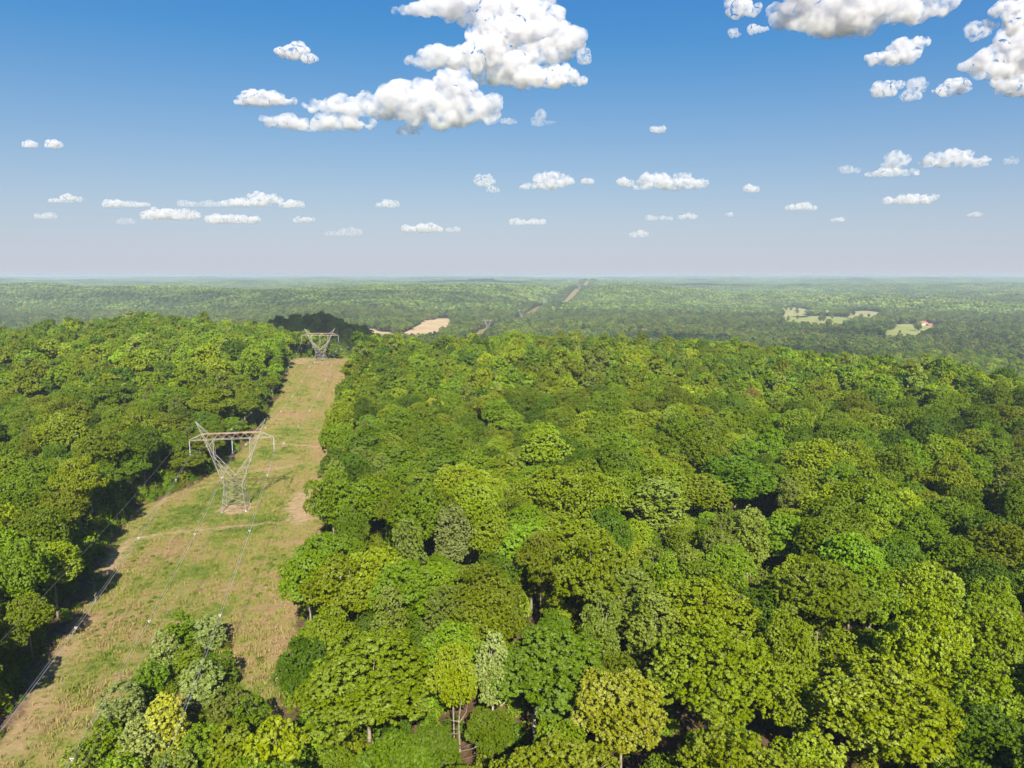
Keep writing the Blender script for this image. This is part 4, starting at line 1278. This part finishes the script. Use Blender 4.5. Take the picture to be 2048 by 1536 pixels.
# small things on the strip
def snag(name, label, p, h, seed, mat):
    r = random.Random(seed); mb = MB()
    pts = [(0, 0, -.3), (.2, .1, h*.4), (.1, -.1, h*.75), (.5, .2, h)]
    mb.tube(pts, [.22, .17, .11, .03], 6)
    root = empty(name, tuple(p)); tag(root, label, 'dead tree')
    mb.build('trunk', mat, root)
    for k in range(9):
        t = r.uniform(.3, .95); a = r.uniform(0, 6.28); b = Vector((.15, 0, h*t)); l = h*.38*(1.2-t)
        e1 = b + Vector((math.cos(a)*l*.6, math.sin(a)*l*.6, l*.35)); e2 = e1 + Vector((math.cos(a+.5)*l*.5, math.sin(a+.5)*l*.5, l*.35))
        MB().tube([b, e1, e2], [.08, .05, .015], 5).build('branch', mat, root)
    return root
snag('dead_sapling', 'small bleached dead sapling at the shaded left edge of the clearing', at_ground(186, 1180), 3.4, 3, BARK)
snag('dead_sapling', 'bleached dead sapling lower down the shaded left edge of the clearing', at_ground(190, 1205), 2.4, 8, BARK)
pp = at_ground(372, 955); snag('dead_tree', 'tall bare dead tree standing against the dark left wood by the near pylon', (pp.x-3, pp.y+4, gz(pp.x, pp.y)), 15, 5, BARK)
hp = heroes[5]; snag('dead_tree', 'bleached dead tree leaning out of the dark gap at the bottom of the wood', (hp['x']+1.2, hp['y']-6.5, gz(hp['x'], hp['y'])), 14, 12, BARK)
SHR = [(519,1322,'dark round shrub alone on the brown grass right of the thicket'), (386,1190,'small green shrub above the thicket tip'), (172,1405,'tiny yellow-green bush in the brown grass at the lower left'),
       (280,1098,'small dark shrub near the scrape at the left edge'), (560,1010,'dark green shrub beside the worn path right of the near pylon'), (430,1135,'low green shrub in the middle of the clearing'),
       (240,1225,'dark green shrub in the lower left grass'), (540,1130,'dark weedy shrub at the right side of the clearing')]
for i, (a, b, l) in enumerate(SHR):
    p = at_ground(a, b); me = bush_shape(90+i, 260, .11, 1.0, 1.0, LEAF[['deep', 'mid', 'lime', 'deep', 'mid', 'bright', 'deep', 'mid'][i]])
    root = empty('shrub', (p.x, p.y, p.z-.1), i); tag(root, l, 'shrub', 'shrubs on the cleared strip')
    link('foliage', me, root); MB().tube([(0, 0, -.2), (.05, 0, .6)], [.05, .02], 5).build('stem', BARK, root)

# ------------------------------------------------------------------ clouds: real masses of mist at 1.1 km and up
def cloud_mat(name, dens, feat=400.0, soft=.5):
    m = bpy.data.materials.new(name); m.use_nodes = True; nt = m.node_tree
    nt.nodes.remove(nt.nodes['Principled BSDF'])
    v = N(nt, 'ShaderNodeVolumePrincipled')
    v.inputs['Color'].default_value = (.85, .85, .865, 1); v.inputs['Anisotropy'].default_value = .0
    tc = N(nt, 'ShaderNodeTexCoord')
    f = noise_fac(nt, tc.outputs['Object'], 1/feat, 8, .66)
    d = math_n(nt, 'MULTIPLY', math_n(nt, 'SUBTRACT', f, soft - .12), dens/.24, False)
    d = math_n(nt, 'MAXIMUM', d, 0.0)
    nt.links.new(d, v.inputs['Density'])
    nt.links.new(v.outputs[0], nt.nodes['Material Output'].inputs['Volume'])
    return m
def vnoise3(p, s):
    return vnoise(p[:, 0]/s + 3.7*np.floor(p[:, 2]/s), p[:, 1]/s)*.0 + (vnoise(p[:, 0]/s, p[:, 1]/s+p[:, 2]/s*.7) + vnoise(p[:, 1]/s+40, p[:, 2]/s) + vnoise(p[:, 2]/s+80, p[:, 0]/s-p[:, 1]/s*.6))/3 - .5
import bmesh
def cloud(puffs, label, base_z=1150.0, seed=1, dens=None):
    """puffs: px ellipses (cx, cy, rx, ry); the cloud hangs where its flat base meets base height"""
    r = random.Random(seed)
    if puffs[0][1] > 380: puffs = [(a, b, c, d*.82) for a, b, c, d in puffs]
    yb = max(cy+ry for _, cy, _, ry in puffs); xm = sum(p[0] for p in puffs)/len(puffs)
    d = px_ray(xm, yb); t = (base_z)/d.z
    dist = math.hypot(d.x*t, d.y*t)
    if dist > 26000: t *= 26000/dist; dist = 26000
    sc = t/1409
    bm = bmesh.new()
    org = Vector((d.x*t, d.y*t, CAM_Z + d.z*t))
    rt = Vector((1, 0, 0))
    for (cx, cy, rx, ry) in puffs:
        q = px_ray(cx, cy)*t
        q = Vector((q.x, q.y, CAM_Z+q.z))
        RX, RY = rx*sc, ry*sc
        n = max(9, int(13*max(1, rx/ry)))
        for k in range(n):
            u = r.uniform(-1, 1); w = math.sqrt(max(0, 1-u*u))
            rr = RY*r.uniform(.22, .60)*(.5+.5*w)
            zt = r.uniform(-.75, .62)*w*RY
            m = Matrix.Translation(q + Vector((u*(RX-rr*.7), r.uniform(-.5, .5)*RX*.5, zt))) @ Matrix.Diagonal((rr*r.uniform(1.0, 1.7), rr*1.4, rr, 1))
            bmesh.ops.create_icosphere(bm, subdivisions=2, radius=1, matrix=m)
    me = bpy.data.meshes.new('cloud'); bm.to_mesh(me); bm.free()
    o = bpy.data.objects.new('cloud', me); C.objects.link(o)
    w = max(p[0]+p[2] for p in puffs) - min(p[0]-p[2] for p in puffs)
    md = o.modifiers.new('m', 'REMESH'); md.mode = 'VOXEL'; md.voxel_size = max(1.1, min(3.0, w/60))*sc
    dg = bpy.context.evaluated_depsgraph_get()
    ev = o.evaluated_get(dg).to_mesh()
    V = np.empty(len(ev.vertices)*3, np.float32); ev.vertices.foreach_get('co', V); V = V.reshape(-1, 3).astype(float)
    Nn = np.empty(len(ev.vertices)*3, np.float32); ev.vertices.foreach_get('normal', Nn); Nn = Nn.reshape(-1, 3)
    F = [tuple(p.vertices) for p in ev.polygons]
    s = sc*22
    P = V - np.array(org)
    disp = vnoise3(P+900, s)*2.2*5*sc + vnoise3(P*1.0+100, s*.42)*2.4*4*sc + vnoise3(P+50, s*.2)*2.6*2.6*sc
    V = V + Nn*(disp*1.2 + (3.2 if yb < 300 else 2.2)*sc)[:, None]
    if yb > 190:      # flat bases
        zb = org.z + .10*max(p[3] for p in puffs)*sc; V[:, 2] = np.where(V[:, 2] < zb, zb + (V[:, 2]-zb)*.15, V[:, 2])
    b = o.modifiers.remove(md)
    me2 = bpy.data.meshes.new('cloud'); me2.from_pydata(V.tolist(), [], F); me2.update()
    me2.polygons.foreach_set('use_smooth', np.ones(len(F), bool))
    o.data = me2
    opt = dens or 1.0; opt = opt**1.6
    thick = max(p[3] for p in puffs)*sc
    mt = cloud_mat('cloud_mist', opt*(4.4 if yb < 300 else 2.5)/thick, thick*(.85 if thick > 300 else .6), .535 if yb < 300 else .55)
    me2.materials.append(mt)
    tag(o, label, 'cloud')
    return o, len(F)
CL = [
 ([(960,20,120,32),(1050,45,90,40),(1100,75,60,42),(990,70,60,30),(880,15,60,18),(810,22,26,6),(1135,90,32,26),(1010,120,90,40),(1040,150,50,26),(900,112,60,22),(860,125,50,12),(1060,20,40,24),(1020,2,90,8)],
  'largest heaped white cloud at the top of the picture, with grey folds', 1.2),
 ([(850,190,90,42),(790,205,80,28),(900,180,55,40),(930,215,70,35),(720,212,90,20),(660,215,60,12),(620,245,90,15),(690,248,60,14),(560,240,40,8),(970,225,30,22),(870,225,80,30),(985,205,16,18)],
  'long heaped cloud sloping down to the left under the largest one', 1.1),
 ([(530,196,42,16),(498,200,30,8),(566,200,26,9)], 'small lens shaped cloud at the left end of the long heaped cloud', .9),
 ([(1120,152,38,18),(1085,158,26,10),(1150,160,24,9),(1135,140,16,10)], 'small puffed cloud off the lower right of the largest cloud', .9),
 ([(1168,110,9,12)], 'tiny wisp at the right of the largest cloud', .5),
 ([(585,103,30,9),(600,98,18,8),(620,117,14,4)], 'small solitary cloud in the blue left of the largest one', .8),
 ([(815,263,22,7),(835,256,10,4)], 'small wisp under the long heaped cloud', .4),
 ([(1078,238,8,14),(1100,244,14,4)], 'thin ragged wisp right of the long heaped cloud', .35),
 ([(1020,243,16,5)], 'faint wisp between the long cloud and the ragged one', .3),
 ([(1640,20,110,48),(1700,18,90,46),(1780,12,90,34),(1850,5,60,26),(1600,50,40,24),(1880,2,40,22)], 'big grey based cloud cut by the top border on the right', 1.2),
 ([(1485,10,28,26),(1500,20,18,12)], 'fluffy cloud at the top border left of the big grey based one', .9),
 ([(1473,64,9,9)], 'tiny puff below the cloud at the top border', .5),
 ([(1520,58,18,5)], 'faint small streak below the top right clouds', .4),
 ([(1810,100,34,20),(1780,115,30,10),(1835,85,20,12),(1742,120,10,12)], 'slanting white cloud with a small knob on its left', .9),
 ([(1768,180,24,13),(1790,170,18,6)], 'small oval cloud under the slanting one', .7),
 ([(1825,190,20,11),(1838,172,14,14)], 'ragged hooked little cloud right of the oval one', .5),
 ([(1912,175,26,12),(1890,182,24,6),(1920,165,12,8)], 'soft low cloud below the big right hand heap', .7),
 ([(1955,62,24,14),(1975,52,14,10)], 'grey wisp above the big right hand heap', .5),
 ([(2000,120,60,34),(1955,135,34,18),(2040,95,50,40),(2060,125,60,30)], 'big bright heap cut by the right border', 1.2),
 ([(2030,20,40,20),(2050,45,34,22)], 'cloud in the top right corner', .9),
 ([(2030,165,44,20),(2060,170,40,22)], 'lower cloud cut by the right border', .9),
 ([(60,289,10,5)], 'tiny puff low on the left, left one of two', .5), ([(106,289,12,6)], 'tiny puff low on the left, right one of two', .6),
 ([(1316,259,14,6)], 'tiny lone puff right of the middle of the sky', .6),
 ([(142,395,22,8),(115,401,16,4)], 'small flat cloud low over the left woods', .7),
 ([(232,408,20,7),(275,409,22,4)], 'flat streaky cloud low on the left', .7),
 ([(325,428,36,14),(365,430,36,11),(300,430,16,10)], 'thick flat cloud low over the left ridge', 1.0),
 ([(255,443,18,7)], 'faint puff beside the thick flat cloud', .3),
 ([(525,393,28,13),(490,406,45,8),(555,400,14,9)], 'peaked cloud low in the sky above the crest pylon', 1.0),
 ([(430,408,18,6),(385,408,26,3)], 'thin streak left of the peaked cloud', .4),
 ([(583,409,22,8)], 'small flat cloud right of the peaked one', .8), ([(470,439,46,9),(440,438,24,7)], 'long flat cloud under the peaked one', .8),
 ([(88,432,18,7)], 'faint small cloud low at the far left', .5), ([(607,440,18,6)], 'small flat cloud low above the crest pylon', .6),
 ([(700,463,22,8),(680,468,30,4)], 'faint broken cloud near the middle haze', .35), ([(775,409,18,6)], 'tiny flat cloud below the long heap', .6),
 ([(845,458,38,8),(862,455,14,8)], 'small white flat cloud low in the middle', .8), ([(908,460,13,4)], 'speck of cloud right of the flat middle one', .4),
 ([(970,362,22,9),(988,379,11,5)], 'small cloud with a puff under it right of the middle', .7),
 ([(1108,360,38,14),(1070,372,30,7),(1110,352,18,9)], 'compact white cumulus low in the middle sky', 1.0),
 ([(1055,445,32,5)], 'thin flat streak low in the middle', .5), ([(1175,364,9,3)], 'small speck right of the compact cumulus', .5),
 ([(1310,362,38,14),(1370,366,48,13),(1365,355,20,9),(1290,374,20,6)], 'twin humped white cumulus low right of the middle', 1.0), ([(1251,366,16,7)], 'small puff left of the twin humped cumulus', .8),
 ([(1500,377,16,7)], 'small bright puff right of the twin humped cumulus', .8), ([(1605,415,28,6)], 'little slanting cloud low on the right', .6),
 ([(1377,433,17,7)], 'small puff under the twin humped cumulus', .6), ([(1320,437,24,4)], 'faint streak under the twin humped cumulus', .3),
 ([(1278,469,19,7)], 'faint low cloud near the horizon haze', .5), ([(1455,430,8,4)], 'speck of cloud low right of the middle', .4), ([(1677,440,12,5)], 'small faint speck low on the right', .5),
 ([(1795,322,28,18),(1790,345,50,9),(1760,348,30,6)], 'domed left end of the broken cloud bank on the right', .9), ([(1925,318,58,17),(1920,308,30,10),(1860,320,30,15)], 'bright right end of the broken cloud bank on the right', 1.0),
 ([(1705,338,24,8)], 'faint ragged cloud left of the broken bank', .4), ([(2028,321,16,7)], 'faint puff right of the broken bank', .4),
 ([(1835,396,40,12),(1800,402,30,7)], 'flat based white cloud low over the right woods', .9), ([(1950,429,14,5)], 'faint small cloud low at the far right', .4),
]
nf = 0
for i, (pf, lab, dn) in enumerate(CL):
    _, k = cloud(pf, lab, seed=i+1, dens=dn); nf += k
print('cloud faces', nf)
# a cloud behind the viewer that shades the knoll and the slope beyond the crest
def plain_cloud(cx, cy, cz, rx, ry, rz_, label, seed, dens=.022):
    bm = bmesh.new(); r = random.Random(seed)
    for k in range(46):
        a = r.uniform(0, 6.28); q = math.sqrt(r.random()); s = r.uniform(.25, .42)
        bmesh.ops.create_icosphere(bm, subdivisions=2, radius=1, matrix=Matrix.Translation((cx+math.cos(a)*q*rx*.75, cy+math.sin(a)*q*ry*.75, cz+r.uniform(-.3, .5)*rz_)) @ Matrix.Diagonal((s*rx, s*ry, s*rz_*1.3, 1)))
    me = bpy.data.meshes.new('cloud'); bm.to_mesh(me); bm.free()
    o = bpy.data.objects.new('cloud', me); C.objects.link(o)
    md = o.modifiers.new('m', 'REMESH'); md.mode = 'VOXEL'; md.voxel_size = rx/26
    ev = o.evaluated_get(bpy.context.evaluated_depsgraph_get()).to_mesh()
    me2 = bpy.data.meshes.new('cloud'); me2.from_pydata([v.co[:] for v in ev.vertices], [], [tuple(p.vertices) for p in ev.polygons]); me2.update()
    o.modifiers.remove(md); o.data = me2; me2.materials.append(cloud_mat('cloud_mist_thick', dens, 300.0, .46)); tag(o, label, 'cloud'); return o
t = (1250)/sun_dir.z
plain_cloud(-225 + sun_dir.x*t, 885 + sun_dir.y*t, 1250, 185, 150, 90, 'cumulus drifting behind the viewer that shades the wooded knoll', 4)
plain_cloud(-40 + sun_dir.x*t, 790 + sun_dir.y*t, 1250, 130, 60, 60, 'small cumulus behind the viewer that shades the slope beyond the plateau', 5)
plain_cloud(520 + sun_dir.x*t, 1080 + sun_dir.y*t, 1250, 130, 60, 50, 'left one of three unseen cloud scraps added to shade the right valley', 9)  # this and the next two: unseen scraps added for broken shade on the valley
plain_cloud(800 + sun_dir.x*t, 1500 + sun_dir.y*t, 1250, 190, 80, 50, 'right one of three unseen cloud scraps added to shade the right valley', 10)
plain_cloud(330 + sun_dir.x*t, 1350 + sun_dir.y*t, 1250, 120, 60, 50, 'middle one of three unseen cloud scraps added to shade the right valley', 11)

plain_cloud(-900 + sun_dir.x*t, 2700 + sun_dir.y*t, 1250, 1300, 420, 90, 'broad thin cloud sheet added out of view to dim the left valley ridge', 21, .004)  # out of view, put in only to darken the left ridge
plain_cloud(2300 + sun_dir.x*t, 4300 + sun_dir.y*t, 1250, 1000, 450, 90, 'unseen broad cloud sheet added to dim the ridges on the right', 22, .004)  # likewise added above the frame, for shade on the right ridges
# ------------------------------------------------------------------ haze
hm = bpy.data.materials.new('haze_air'); hm.use_nodes = True; nt = hm.node_tree
nt.nodes.remove(nt.nodes['Principled BSDF'])
v = N(nt, 'ShaderNodeVolumePrincipled'); v.inputs['Color'].default_value = (.55, .67, .80, 1); v.inputs['Density'].default_value = 1.05e-4; v.inputs['Anisotropy'].default_value = .0
nt.links.new(v.outputs[0], nt.nodes['Material Output'].inputs['Volume'])
zmin = float(GZ.min()) - 1.5
haze = MB().box((0, 16000, (zmin + CAM_Z + 5)/2), (54000, 37000, CAM_Z + 5 - zmin)).build('haze', hm)
tag(haze, 'thin blue summer haze over the valley and ridges', 'haze', kind='stuff')
print('ground z range', float(GZ.min()), float(GZ.max()))
